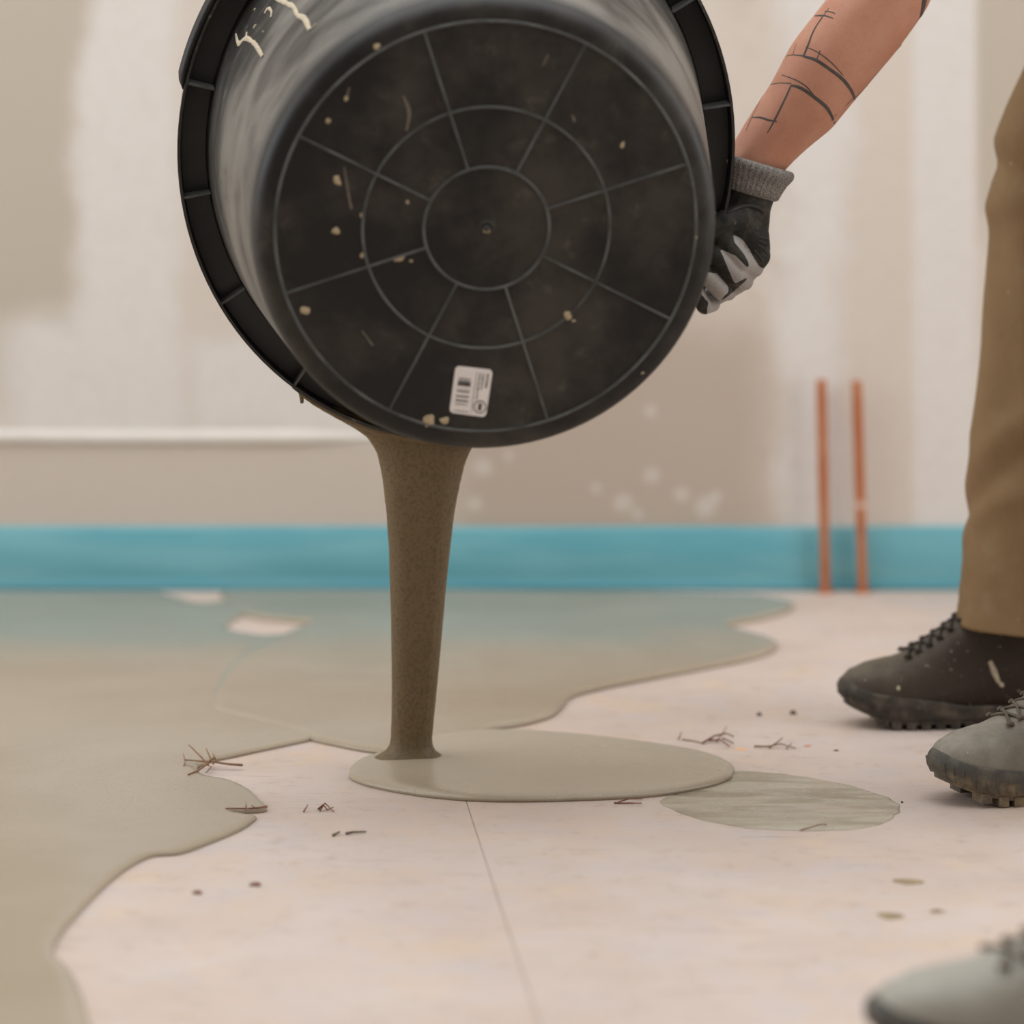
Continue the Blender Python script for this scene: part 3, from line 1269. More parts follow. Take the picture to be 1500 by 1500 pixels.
def boot_section(x, a, grow=0.0):
    """a in 0..pi over the top (0 = +y side), returns local point"""
    zt = interp(x, XS, ZT)
    hw = hwd(x) + grow
    zb = .026 + spring(x) * .9
    ca, sa = math.cos(a), math.sin(a)
    tall = max(0, min(1, (zt - .10) / .09))
    e1 = .72 + .0 * tall
    e2 = .70 - .15 * tall
    y = math.copysign(abs(ca) ** e1, ca) * hw
    # widest low down, narrower at the instep
    z = zb + (zt + grow - zb) * abs(sa) ** e2
    y *= 1 - .30 * tall * (abs(sa) ** 2)
    return Vector((x, y, z))


def make_boot(name, upper_mat, sole_mat, rand_mat, lace_mat, toe, ang, parent=None, scale=(1, 1, 1)):
    V, Fc = [], []
    xs = np.concatenate([.04 * np.linspace(.02, 1, 14) ** 2, np.linspace(.05, .28, 26), .3055 - .0205 * np.linspace(1, .05, 8) ** 2])
    q = 28
    for x in xs:
        for j in range(q + 1):
            p = boot_section(x, math.pi * j / q)
            # toe-cap seam and flex creases
            wr = .0011 * math.sin(p.x * 420 + 2.5 * mnoise.noise(p * 25)) * math.exp(-((p.x - .085) / .018) ** 2) * (p.z > .05)
            p.z += wr + .0012 * mnoise.noise(p * 40)
            V.append(p)
    n = q + 1
    for i in range(len(xs) - 1):
        for j in range(q):
            a = i * n + j
            Fc.append((a, a + 1, a + n + 1, a + n))
        a = i * n
        Fc.append((a + q, a, a + n, a + n + q))
    Fc.append(tuple(range(n)))
    Fc.append(tuple((len(xs) - 1) * n + j for j in reversed(range(n))))
    up = mesh(name, V, Fc, upper_mat)
    up.location = toe
    up.rotation_euler = (0, 0, ang)
    up.scale = scale
    if parent is not None:
        up.parent = parent
        up.matrix_parent_inverse = world_of(parent).inverted()

    def child(nm, V, Fc, mat, smooth=True):
        o = mesh(nm, V, Fc, mat, None, smooth)
        o.parent = up
        return o

    # midsole: rounded slab following the outline
    def outline():
        xs_ = list(.07 * (1 - np.cos(np.linspace(0, math.pi / 2, 18)))) + list(np.linspace(.08, .25, 18)) + list(.25 + .0562 * np.sin(np.linspace(.15, math.pi / 2, 12)))
        up_ = [(x, hwd(x)) for x in xs_]
        lp = up_ + [(x, -y) for x, y in reversed(up_[1:-1])]
        n_ = len(lp)
        nr_ = []
        for i in range(n_):
            a, b = lp[i - 1], lp[(i + 1) % n_]
            tx, ty = b[0] - a[0], b[1] - a[1]
            L_ = math.hypot(tx, ty)
            nr_.append((-ty / L_, tx / L_))
        return lp, nr_
    loop, onr = outline()
    V, Fc = [], []
    prof = [(-.012, .007), (-.0035, .009), (.0008, .014), (.0022, .020), (.0014, .0235), (.0026, .026), (.0022, .0285), (-.0015, .0305), (-.010, .031)]
    for (x, y), (nx_, ny_) in zip(loop, onr):
        rock = max(0, -nx_) ** 2
        for off, z in prof:
            o_ = off - rock * max(0, (.020 - z)) * .6
            V.append(Vector((x + nx_ * o_, y + ny_ * o_, z + spring(x))))
    m = len(prof)
    L = len(loop)
    for i in range(L):
        for k in range(m - 1):
            a, b = i * m + k, ((i + 1) % L) * m + k
            Fc.append((a, a + 1, b + 1, b))
    Fc.append(tuple(i * m for i in range(L)))
    Fc.append(tuple(i * m + m - 1 for i in reversed(range(L))))
    child('midsole', V, Fc, sole_mat)

    def hw_s(x):
        return hwd(x) + .0008
    # outsole lugs
    V, Fc = [], []
    x = .042
    while x < .290:
        if not (.172 < x < .205):
            h = min(hw_s(x), hw_s(x + .0115)) - .0012
            s = spring(x + .005)
            for sy in (-1, 1):
                k0 = len(V)
                box(V, Fc, (x, min(sy * h, sy * h * .35), s), (x + .0115, max(sy * h, sy * h * .35), s + .011))
        x += .0185
    # tread plate that carries the lugs
    k0 = len(V)
    tp = [p for p in loop]
    for zz_ in (.007, .0125):
        for x_, y_ in tp:
            V.append(Vector((x_ + (.150 - x_) * .04, y_ * .95, zz_ + spring(x_))))
    nL = len(tp)
    Fc += [(k0 + i, k0 + (i + 1) % nL, k0 + nL + (i + 1) % nL, k0 + nL + i) for i in range(nL)]
    Fc.append(tuple(k0 + i for i in reversed(range(nL))))
    Fc.append(tuple(k0 + nL + i for i in range(nL)))
    child('outsole', V, Fc, sole_mat, False)
    # rubber rand wrapped round the toe
    V, Fc = [], []
    idx = [i for i in range(-26, 27)]
    q3 = 7
    for i in idx:
        (x, y), (nx_, ny_) = loop[i % len(loop)], onr[i % len(loop)]
        zt = interp(x, [0, .006, .02, .04, .07, .12, .16], [.060, .0585, .052, .046, .042, .036, .0285])
        tip = max(0, -nx_) ** 2
        for k in range(q3):
            f = k / (q3 - 2)
            if k == q3 - 1:
                f = 1.0
            zb_ = .027 + spring(x)
            z = zb_ + (max(zt, zb_ + .0015) - zb_) * min(f, 1)
            o_ = .0026 - (.0010 + .0062 * tip) * f ** 2.2
            if k == q3 - 1:
                o_ -= .006
                z += .0004
            V.append(Vector((x + nx_ * o_, y + ny_ * o_, z)))
    for i in range(len(idx) - 1):
        for k in range(q3 - 1):
            a = i * q3 + k
            Fc.append((a, a + 1, a + q3 + 1, a + q3))
    child('toe_rand', V, Fc, rand_mat)
    # moulded ridges on the toe of the sole
    for i in list(range(-15, -3, 2)) + list(range(4, 16, 2)):
        (x, y), (nx_, ny_) = loop[i % len(loop)], onr[i % len(loop)]
        s_ = spring(x)
        V, Fc = [], []
        tube(V, Fc, [(x + .003 + nx_ * .0004, y + ny_ * .0004, .013 + s_), (x + .001 + nx_ * .0024, y + ny_ * .0024, .021 + s_), (x + nx_ * .0030, y + ny_ * .0030, .030 + s_)], .0012, 6)
        child('toe_ridge', V, Fc, rand_mat)
    # laces, hooks
    V, Fc = [], []
    V2, F2 = [], []
    for k in range(6):
        x = .083 + .0135 * k
        wdt = .021
        zt = interp(x, XS, ZT) + .0015
        zt2 = interp(x + .0135, XS, ZT) + .0015
        a = [boot_section(x, math.pi / 2 + s * .42, .0020) for s in (-1, 1)]
        b = [boot_section(x + .0135, math.pi / 2 + s * .42, .0020) for s in (-1, 1)]
        for s in (0, 1):
            mid = Vector((x + .0068, 0, (zt + zt2) / 2 + .0005 + .001 * s))
            tube(V, Fc, [a[s], a[s].lerp(mid, .5) + Vector((0, 0, .0008)), mid, b[1 - s].lerp(mid, .5) + Vector((0, 0, .0008)), b[1 - s]], .0019, 6)
        for s in (0, 1):
            p = a[s]
            sg = -1 if p.y < 0 else 1
            V2, F2 = [], []
            tube(V2, F2, [p + Vector((-.0035, 0, 0)), p + Vector((0, sg * .0015, .002)), p + Vector((.0035, 0, 0))], .0024, 6)
            child('eyelet', V2, F2, lace_mat)
    child('laces', V, Fc, lace_mat)
    # collar padding round the ankle
    V, Fc = [], []
    cpts = []
    for k in range(25):
        a = 2 * math.pi * k / 24
        cpts.append(Vector((.245 - .048 * math.cos(a), .030 * math.sin(a), .199)))
    tube(V, Fc, cpts, .008, 8)
    child('collar', V, Fc, upper_mat)
    return up


def leather(name, base, dust, amount, top):
    t = NT(name)
    nrm = t.n('ShaderNodeNewGeometry').outputs['Normal']
    up = t.xyz(nrm)[2]
    n1 = t.noise(30, 6, 0.65)
    o = t.xyz()
    m = t.math('MULTIPLY', t.rng(up, -.3, .9, top, 1.0), t.rng(n1, 0.25, 0.7, 0.45, 1.0))
    m = t.math('MULTIPLY', m, t.rng(o[0], 0.0, 0.16, 1.0, 0.45))
    c = t.mix(t.math('MULTIPLY', m, amount), base, dust)
    c = t.mix(t.math('MULTIPLY', t.rng(t.noise(160, 3, w=2), 0.66, 0.74), 0.6), c, lin(190, 180, 160))
    t.bump(t.noise(180, 4), 0.18, 0.0008)
    return t.out(c, 0.62, 0.35)


def rubber(name, base, dust, amount):
    t = NT(name)
    c = t.mix(t.math('MULTIPLY', t.rng(t.noise(38, 5, 0.65), 0.42, 0.7), amount), base, dust)
    return t.out(c, 0.6, 0.35)


M_brown = leather('brown_leather', lin(46, 35, 26), lin(146, 134, 114), 0.48, .05)
M_greyl = leather('dusty_leather', lin(96, 89, 78), lin(168, 162, 148), 0.95, .5)
M_pale = leather('pale_dusty_leather', lin(150, 146, 134), lin(176, 172, 160), 0.9, .5)
M_sole1 = rubber('dark_rubber', lin(52, 46, 40), lin(110, 98, 82), .6)
M_sole2 = rubber('dirty_rubber', lin(86, 80, 70), lin(150, 128, 96), .8)
M_rand1 = rubber('dark_rand', lin(60, 54, 46), lin(120, 110, 94), .6)
M_rand2 = rubber('worn_rand', lin(78, 76, 70), lin(132, 124, 108), .6)
M_lace1 = simple('dark_lace', lin(52, 46, 40), 0.8)
M_lace2 = simple('grey_lace', lin(108, 98, 84), 0.8)

# ------------------------------------------------------------------ the person
person = empty('person', (.78, 4.12, 0))
tag(person, 'person in khaki trousers and gloves gripping the black tub, tattooed forearm', 'person')

t = NT('skin')
c = t.mix(t.rng(t.noise(14, 5, 0.6), 0.3, 0.7), lin(196, 142, 116), lin(184, 126, 100))
c = t.mix(t.math('MULTIPLY', t.rng(t.noise(240, 3), 0.5, 0.7), 0.18), c, lin(160, 104, 82))
t.bump(t.noise(420, 3), 0.10, 0.0006)
M_skin = t.out(c, 0.52, 0.4, **{'Subsurface Weight': 0.08, 'Subsurface Radius': (.012, .005, .003), 'Subsurface Scale': .4})
M_hair = simple('dark_hair', lin(56, 42, 32), 0.7, 0.3, 80, bump=.6)
M_shirt = simple('grey_cotton', lin(92, 94, 96), 0.9, 0.12, 20, bump=.2)

AY = 4.03


def AP(px, py, dY=0.0):
    return P(px, py, AY + dY)


ka = AY / F
V, Fc = [], []
ax2 = Vector((.577, -.816))
pp2 = Vector((.816, .577))
arm = []
for tt, s, r in ((-15, -9, 40), (5, -9, 43), (40, -9, 46.5), (78, -6, 51.5), (115, -1, 57), (180, -3, 63.5), (260, 2.5, 65), (330, 6, 62)):
    arm.append((AP(1111 + ax2.x * tt + pp2.x * s, 246 + ax2.y * tt + pp2.y * s), r * ka))
for i in range(len(arm) - 1):
    capsule(V, Fc, arm[i][0], arm[i + 1][0], arm[i][1], arm[i + 1][1], 28, 6)
elbow = arm[-1][0]
sh_n = Vector((.56, 4.06, 1.25))
sh_f = Vector((.50, 4.40, 1.31))
neck = Vector((.49, 4.23, 1.37))
chest = Vector((.62, 4.22, 1.23))
waist = Vector((.76, 4.20, 1.07))
pelv = Vector((.87, 4.20, .95))
capsule(V, Fc, elbow, elbow.lerp(sh_n, .5), .046, .052)
capsule(V, Fc, elbow.lerp(sh_n, .5), sh_n, .052, .062)
capsule(V, Fc, sh_n, sh_f, .066, .066)
capsule(V, Fc, chest + Vector((0, -.07, 0)), chest + Vector((0, .07, 0)), .115, .115)
capsule(V, Fc, neck, waist, .09, .12)
capsule(V, Fc, chest, waist, .14, .125)
capsule(V, Fc, pelv + Vector((0, -.06, 0)), pelv + Vector((0, .06, 0)), .12, .12)
capsule(V, Fc, waist, pelv, .125, .13)
head = Vector((.385, 4.22, 1.53))
capsule(V, Fc, neck, head + Vector((.02, 0, -.04)), .058, .054)
fd = Vector((-.80, -.10, -.59)).normalized()      # facing direction
hu = (Vector((0, 0, 1)) - fd * fd.z).normalized()
hs = fd.cross(hu).normalized()
capsule(V, Fc, head + hu * .035 - fd * .02, head + hu * .02 + fd * .012, .087, .080, fax=hs, flat=.86)
capsule(V, Fc, head - hu * .02 + fd * .03, head - hu * .075 + fd * .055, .066, .036, fax=hs, flat=.9)
capsule(V, Fc, head + hu * .012 + fd * .088, head - hu * .026 + fd * .108, .008, .013)            # nose
capsule(V, Fc, head + hu * .028 + fd * .082 - hs * .035, head + hu * .028 + fd * .082 + hs * .035, .014, .014)  # brow
capsule(V, Fc, head - hu * .052 + fd * .088 - hs * .018, head - hu * .052 + fd * .088 + hs * .018, .009, .009)  # mouth
for s in (-1, 1):
    capsule(V, Fc, head + hs * s * .077 + hu * .015, head + hs * s * .079 - hu * .028, .018, .012, 12, 4)
el2 = Vector((.255, 4.26, 1.14))
wr2 = Vector((.100, 4.055, 1.100))
capsule(V, Fc, sh_f, el2, .058, .045)
capsule(V, Fc, el2, el2.lerp(wr2, .4), .046, .044)
capsule(V, Fc, el2.lerp(wr2, .4), wr2, .044, .031)
# legs (inside the trousers)
hipf, kneef, ankf = Vector((.85, 4.32, .92)), Vector((.710, 4.36, .55)), Vector((.640, 4.36, .15))
hipn, kneen, ankn = Vector((.87, 4.10, .92)), Vector((.745, 3.93, .54)), Vector((.715, 3.83, .15))
for a, b, c_ in ((hipf, kneef, ankf), (hipn, kneen, ankn)):
    capsule(V, Fc, a, b, .085, .055)
    capsule(V, Fc, b, b.lerp(c_, .35), .055, .054)
    capsule(V, Fc, b.lerp(c_, .35), c_, .054, .028)
body = fuse('body', V, Fc, .0075, M_skin, person, 8, .6)
body['label'] = 'bare tattooed forearm'

# eyes and hair
M_eye = simple('eye', lin(225, 222, 216), 0.25, 0.02)
for s in (-1, 1):
    V, Fc = [], []
    capsule(V, Fc, head + hu * .010 + fd * .076 + hs * s * .032, head + hu * .010 + fd * .077 + hs * s * .032, .012, .012, 12, 4)
    mesh('eye', V, Fc, M_eye, body)
V, Fc = [], []
capsule(V, Fc, head + hu * .048 - fd * .032, head + hu * .050 + fd * .0, .090, .082, fax=hs, flat=.9)
capsule(V, Fc, head + hu * .0 - fd * .045, head - hu * .04 - fd * .04, .072, .05, fax=hs, flat=.95)
fuse('hair', V, Fc, .008, M_hair, body, 4, .5)

# t-shirt
V, Fc = [], []
capsule(V, Fc, sh_n, sh_f, .080, .080)
capsule(V, Fc, chest + Vector((0, -.07, 0)), chest + Vector((0, .07, 0)), .130, .130)
capsule(V, Fc, neck + Vector((.05, 0, -.05)), waist, .10, .14)
capsule(V, Fc, chest, waist, .158, .145)
capsule(V, Fc, waist, pelv + Vector((-.02, 0, .03)), .145, .150)
for a, b in ((sh_n, elbow), (sh_f, el2)):
    capsule(V, Fc, a, a.lerp(b, .42), .078, .068)
fuse('t_shirt', V, Fc, .008, M_shirt, person, 6, .6)

# trousers
t = NT('khaki_twill')
c = t.mix(t.rng(t.noise(6, 5, 0.6), 0.3, 0.7), lin(146, 119, 87), lin(131, 105, 74))
c = t.mix(t.math('MULTIPLY', t.rng(t.noise(70, 3, w=4), 0.72, 0.78), 0.7), c, lin(205, 185, 155))
c = t.mix(t.math('MULTIPLY', t.rng(t.noise(14, 4, w=7), 0.55, 0.75), 0.25), c, lin(172, 152, 122))
w_ = t.n('ShaderNodeTexWave', wave_type='BANDS', bands_direction='DIAGONAL')
w_.inputs['Scale'].default_value = 450
t.put(w_.inputs['Vector'], t.pos())
t.bump(t.math('ADD', t.math('MULTIPLY', t.noise(28, 5), 1.0), t.math('MULTIPLY', w_.outputs['Fac'], 0.1)), 0.35, 0.004)
M_khaki = t.out(c, 0.88, 0.2)


def leg_mesh(front, yc, rx, ry, seed, V, Fc):
    """front: list of (z, Xfront); yc, rx, ry functions of z"""
    zs = np.concatenate([np.linspace(front[0][0], front[0][0] + .012, 4), np.linspace(front[0][0] + .02, front[-1][0], 90)])
    q = 72
    k0 = len(V)
    fz = [f[0] for f in front]
    fx = [f[1] for f in front]
    hem = front[0][0]
    rows_ = [(hem + .03, .90), (hem + .001, .955)] + [(z, 1.0) for z in zs]
    for z, sc in rows_:
        r1 = rx(z) * sc
        r2 = ry(z) * sc
        xc = interp(z, fz, fx) + rx(z)
        for j in range(q):
            a = 2 * math.pi * j / q
            ca, sa = math.cos(a), math.sin(a)
            f = 0.0
            # soft diagonal drag folds and ankle break
            f += .0085 * mnoise.noise(Vector((ca * 1.6 + seed, sa * 1.6, z * 7 + ca * 1.3)))
            f += .006 * math.exp(-((z - .36 - .05 * ca + .06 * sa) / .022) ** 2) * (.5 + .5 * math.cos(a - 3.6))
            f -= .006 * math.exp(-((z - .325 - .06 * ca + .05 * sa) / .018) ** 2) * (.5 + .5 * math.cos(a - 3.6))
            f += .007 * math.exp(-((z - .25 + .05 * sa) / .02) ** 2) * (.5 + .5 * math.cos(a - 4.4))
            f -= .008 * math.exp(-((z - .655 + .05 * ca) / .016) ** 2) * (.5 + .5 * math.cos(a - 3.9))
            f += .007 * math.exp(-((z - .70 - .05 * ca) / .02) ** 2) * (.5 + .5 * math.cos(a - 3.4))
            if hem + .028 < z < hem + .032 or abs(z - hem - .03) < .004:
                f -= .0008
            V.append(Vector((xc + ca * (r1 + f), yc(z) + sa * (r2 + f), z + (.004 * ca * -1 if z < hem + .05 else 0))))
    n = len(rows_)
    for i in range(n - 1):
        for j in range(q):
            a, b = k0 + i * q + j, k0 + i * q + (j + 1) % q
            Fc.append((a, b, b + q, a + q))
    Fc.append(tuple(k0 + (n - 1) * q + j for j in range(q)))


V, Fc = [], []
front_far = [(.122, .557), (.165, .560), (.25, .570), (.318, .5785), (.361, .5775), (.40, .583), (.481, .5925), (.56, .597), (.61, .599), (.68, .601), (.74, .6035),
             (.78, .619), (.833, .644), (.90, .690), (.97, .735)]
leg_mesh(front_far, lambda z: interp(z, [.12, .55, .97], [4.36, 4.36, 4.30]), lambda z: interp(z, [.12, .3, .55, .8, .97], [.100, .092, .095, .108, .112]),
         lambda z: interp(z, [.12, .3, .55, .8, .97], [.088, .080, .084, .10, .105]), 1.3, V, Fc)
front_near = [(.122, .640), (.25, .648), (.36, .652), (.48, .655), (.56, .656), (.64, .668), (.74, .700), (.85, .735), (.97, .765)]
leg_mesh(front_near, lambda z: interp(z, [.12, .55, .97], [3.83, 3.92, 4.10]), lambda z: interp(z, [.12, .3, .55, .8, .97], [.095, .088, .092, .105, .112]),
         lambda z: interp(z, [.12, .3, .55, .8, .97], [.085, .080, .084, .10, .105]), 6.1, V, Fc)
capsule(V, Fc, pelv + Vector((0, -.075, -.01)), pelv + Vector((0, .075, -.01)), .132, .132)
capsule(V, Fc, pelv, waist.lerp(pelv, .5), .138, .138)
mesh('trousers', V, Fc, M_khaki, person)['label'] = 'khaki brown work trousers'

# boots of the person
b1 = make_boot('boot', M_brown, M_sole1, M_rand1, M_lace1, (.4110, 4.36, 0), math.radians(2), person)
b1['label'] = 'dark brown leather work boot'
b2 = make_boot('boot', M_greyl, M_sole2, M_rand2, M_lace2, (.4700, 3.885, 0), math.radians(16), person)
b2['label'] = 'dust-grey leather work boot'
bvh_b1 = bvh_of(b1)
ribbon('splash', [(1450, 968), (1456, 983), (1463, 1000)], [5, 9, 5], M_splash, b1, bvh_b1)
blob('splash', 1467, 1003, 4, 4, M_splash, b1, bvh_b1)
blob('splash', 1316, 1008, 3, 4, M_splash, b1, bvh_b1)

# out-of-focus boot in the foreground, worn by someone outside the view
b3 = make_boot('work_boot', M_pale, M_sole2, M_rand2, M_lace2, ((1272 - 750) * 2.84 / F, 2.84, 0), math.radians(6), None, (1.28, 1.12, 1.0))
tag(b3, 'pale dusty boot toe, blurred, alone on bare floor away from the person', 'boot')

# tattoo lines on the forearm
M_ink2 = simple('tattoo_ink', lin(78, 72, 66), 0.6, 0.2, 60)
bvh_arm = bvh_of(body)


def z3(pts):
    return [(960 + x / 3.125, y / 3.125) for x, y in pts]


tat = [([(770, 70), (725, 140), (700, 205), (678, 258)], [2.2, 2.6, 3, 3]),
       ([(678, 258), (735, 275), (800, 318), (860, 365), (900, 420), (914, 462)], [3, 4, 4.2, 4.4, 4, 2.5]),
       ([(690, 82), (730, 73), (775, 72), (815, 84)], [1.4, 2.2, 2.2, 1.2]), ([(775, 52), (800, 54), (824, 62)], [1, 1.6, 1]), ([(795, 36), (768, 75)], [1, 1.8]),
       ([(690, 215), (745, 240), (810, 290), (860, 345)], [1, 1.5, 1.5, 1]), ([(755, 230), (738, 275)], [1.2, 1.5]),
       ([(622, 390), (590, 460), (545, 552), (512, 610)], [2, 2.6, 2.4, 1]), ([(622, 390), (670, 405), (735, 450), (790, 500), (826, 578)], [2.6, 4.2, 4.6, 4.6, 2.6]),
       ([(580, 343), (640, 365), (690, 395), (730, 440)], [1, 1.4, 1.6, 1]), ([(520, 388), (570, 380), (622, 382)], [1, 1.3, 1.6]),
       ([(440, 538), (480, 538), (520, 550), (556, 554)], [1.2, 2.6, 2.6, 1.2]), ([(545, 540), (555, 560)], [1, 1]),
       ([(575, 268), (620, 252), (678, 256)], [.9, 1.2, 1.8]), ([(520, 390), (480, 460), (440, 540), (415, 600)], [1, 1.2, 1.2, .8]),
       ([(680, 95), (640, 160), (600, 240)], [.9, 1.2, .8]), ([(645, 200), (630, 250)], [.8, .8]),
       ([(914, 445), (960, 410), (1010, 360), (1075, 285), (1125, 205), (1180, 140)], [2, 2, 2.5, 4, 5, 5]), ([(870, 485), (905, 450)], [1, 1.5]),
       ([(1180, 140), (1210, 90), (1225, 40), (1235, -10)], [5, 8, 9, 12]), ([(800, 555), (830, 520)], [.8, 1])]
for pts, ws in tat:
    ribbon('tattoo', z3(pts), [w * 1.15 for w in ws], M_ink2, body, bvh_arm, lift=.0003, thick=.00008)


# gloves: black coated palm, grey knitted back, ribbed cuff
def glove_material():
    t = NT('work_glove')
    at = t.n('ShaderNodeAttribute', attribute_name='coat')
    f = at.outputs['Fac']
    knit = t.noise(900, 2)
    g = t.mix(t.rng(knit, .3, .7), lin(150, 144, 138), lin(172, 166, 160))
    b = t.mix(t.rng(t.noise(60, 5, .65), .4, .75), lin(38, 36, 33), lin(72, 67, 58))
    b = t.mix(t.math('MULTIPLY', t.rng(t.noise(120, 4, w=3), .62, .75), .5), b, lin(118, 106, 84))
    c = t.mix(t.rng(f, .4, .6), g, b)
    t.bump(knit, .15, .0006)
    return t.out(c, .7, .3)


M_glove = glove_material()
t = NT('ribbed_cuff')
w_ = t.noise(1.0, 2, vec=t.scale(t.pos(), (900, 900, 500)))
c = t.mix(t.rng(w_, .35, .65), lin(96, 91, 86), lin(150, 144, 137))
t.bump(w_, .4, .001)
M_cuff = t.out(c, .9, .2)


def in_poly(x, y, poly):
    r = False
    n = len(poly)
    for i in range(n):
        x1_, y1_ = poly[i]
        x2_, y2_ = poly[(i + 1) % n]
        if (y1_ > y) != (y2_ > y) and x < (x2_ - x1_) * (y - y1_) / (y2_ - y1_) + x1_:
            r = not r
    return r


V, Fc = [], []


def hcap(a, b, n=18, flat=1.0, fax=None):
    capsule(V, Fc, AP(a[0], a[1], a[3]), AP(b[0], b[1], b[3]), a[2] * ka, b[2] * ka, n, 5, flat, fax)


hcap((1101, 262, 41, .0), (1092, 300, 38, .0))
hcap((1092, 296, 38, .0), (1086, 340, 40, .004))
hcap((1092, 335, 34, .0), (1098, 362, 31, .004))
hcap((1100, 352, 29, -.004), (1108, 374, 21, -.004))
hcap((1108, 376, 20, .012), (1078, 410, 21, .014))
hcap((1078, 410, 21, .014), (1034, 438, 17, .016))
# thumb, coming off the side of the palm and closing over the rim
hcap((1086, 318, 20, -.022), (1062, 324, 17, -.034))
hcap((1062, 324, 17, -.034), (1036, 338, 14, -.036))
# four curled fingers
hcap((1058, 345, 15, -.030), (1086, 384, 16, -.026))
hcap((1086, 384, 16, -.026), (1104, 392, 15, .0))
hcap((1046, 372, 14, -.032), (1078, 402, 15.5, -.026))
hcap((1078, 402, 15.5, -.026), (1090, 412, 14, .002))
hcap((1034, 402, 13, -.030), (1056, 425, 14, -.024))
hcap((1056, 425, 14, -.024), (1066, 428, 13, .004))
hcap((1018, 424, 11, -.028), (1032, 449, 12, -.020))
hcap((1032, 449, 12, -.020), (1044, 446, 11, .006))
glove = fuse('glove', V, Fc, .0016, M_glove, person, 4, .5)


def gz(pts):
    return [(1000 + x / 5.77, 220 + y / 5.77) for x, y in pts]


grey_polys = [gz([(425, 715), (500, 745), (570, 850), (610, 930), (650, 985), (690, 1002), (900, 960), (800, 1200), (480, 1400), (200, 1400), (215, 1290), (300, 1290), (390, 1230), (540, 1100), (560, 960), (520, 880), (440, 780)]),
              gz([(310, 835), (430, 880), (560, 1010), (555, 1070), (440, 1130), (340, 900)]),
              gz([(180, 1030), (290, 1040), (385, 1150), (385, 1200), (290, 1300), (225, 1290), (140, 1200)]),
              gz([(60, 1330), (160, 1370), (200, 1400), (160, 1470), (60, 1480)])]
at = glove.data.attributes.new('coat', 'FLOAT', 'POINT')
vals = []
for v in glove.data.vertices:
    p = v.co
    px = 750 + p.x * F / p.y
    py = HY + (HC - p.z) * F / p.y
    g_ = any(in_poly(px, py, q_) for q_ in grey_polys)
    if p.y > AY + .022:
        g_ = True
    vals.append(0.0 if g_ else 1.0)
vals = np.array(vals)
ed = np.empty(len(glove.data.edges) * 2, int)
glove.data.edges.foreach_get('vertices', ed)
ed = ed.reshape(-1, 2)
for _ in range(3):
    acc = vals.copy()
    cn = np.ones(len(vals))
    np.add.at(acc, ed[:, 0], vals[ed[:, 1]])
    np.add.at(acc, ed[:, 1], vals[ed[:, 0]])
    np.add.at(cn, ed[:, 0], 1)
    np.add.at(cn, ed[:, 1], 1)
    vals = acc / cn
at.data.foreach_set('value', vals)
glove['label'] = 'grey knitted glove with black coated palm'


# cuff: ribbed knitted band with rolled edge
def cuff(c0_, c1_, prof, parent):
    d = (c1_ - c0_).normalized()
    u, v = frame_of(d)
    V, Fc = [], []
    q = 200
    L = (c1_ - c0_).length
    for f, r in prof:
        for j in range(q):
            a = 2 * math.pi * j / q
            rr = r * (1 + .014 * math.cos(a * 40) + .02 * mnoise.noise(Vector((math.cos(a) * 2, math.sin(a) * 2, f * 3))))
            V.append(c0_ + d * (L * f) + (u * math.cos(a) + v * math.sin(a)) * rr)
    for i in range(len(prof) - 1):
        for j in range(q):
            a, b = i * q + j, i * q + (j + 1) % q
            Fc.append((a, b, b + q, a + q))
    return mesh('cuff', V, Fc, M_cuff, parent)


cuff(AP(1107, 243), AP(1096, 281), [(.12, .035), (-.08, .0375), (-.15, .0405), (-.13, .0435), (-.03, .0458), (.10, .0462), (.25, .0440), (.42, .0412), (.6, .0392), (.8, .0375), (1.0, .0358), (1.08, .0325)], glove)
# fold across the palm
V, Fc = [], []
bvh_g = bvh_of(glove)
fold = []
for px, py in ((1066, 312), (1078, 306), (1090, 302), (1102, 301), (1112, 305), (1119, 312)):
    p, nr = shoot(bvh_g, px, py)
    if p is not None:
        fold.append(p + nr * .0002)
tube(V, Fc, fold, [.0015] + [.0026] * (len(fold) - 2) + [.0012], 8)
M_coat = simple('glove_coating', lin(44, 41, 37), .65, .25, 60)
mesh('fold', V, Fc, M_coat, glove)
for cr_pts in ([(635, 735), (690, 740), (745, 765)], [(640, 765), (700, 790), (750, 835)], [(635, 800), (680, 830), (720, 885)], [(600, 840), (640, 890), (680, 950)]):
    L3 = []
    for px, py in spline(gz(cr_pts), False, 3):
        p, nr = shoot(bvh_g, px, py)
        if p is not None:
            L3.append(p - nr * .0002)
    if len(L3) > 3:
        V, Fc = [], []
        tube(V, Fc, L3, [.0006] + [.0014] * (len(L3) - 2) + [.0006], 8)
        mesh('fold', V, Fc, M_coat, glove)

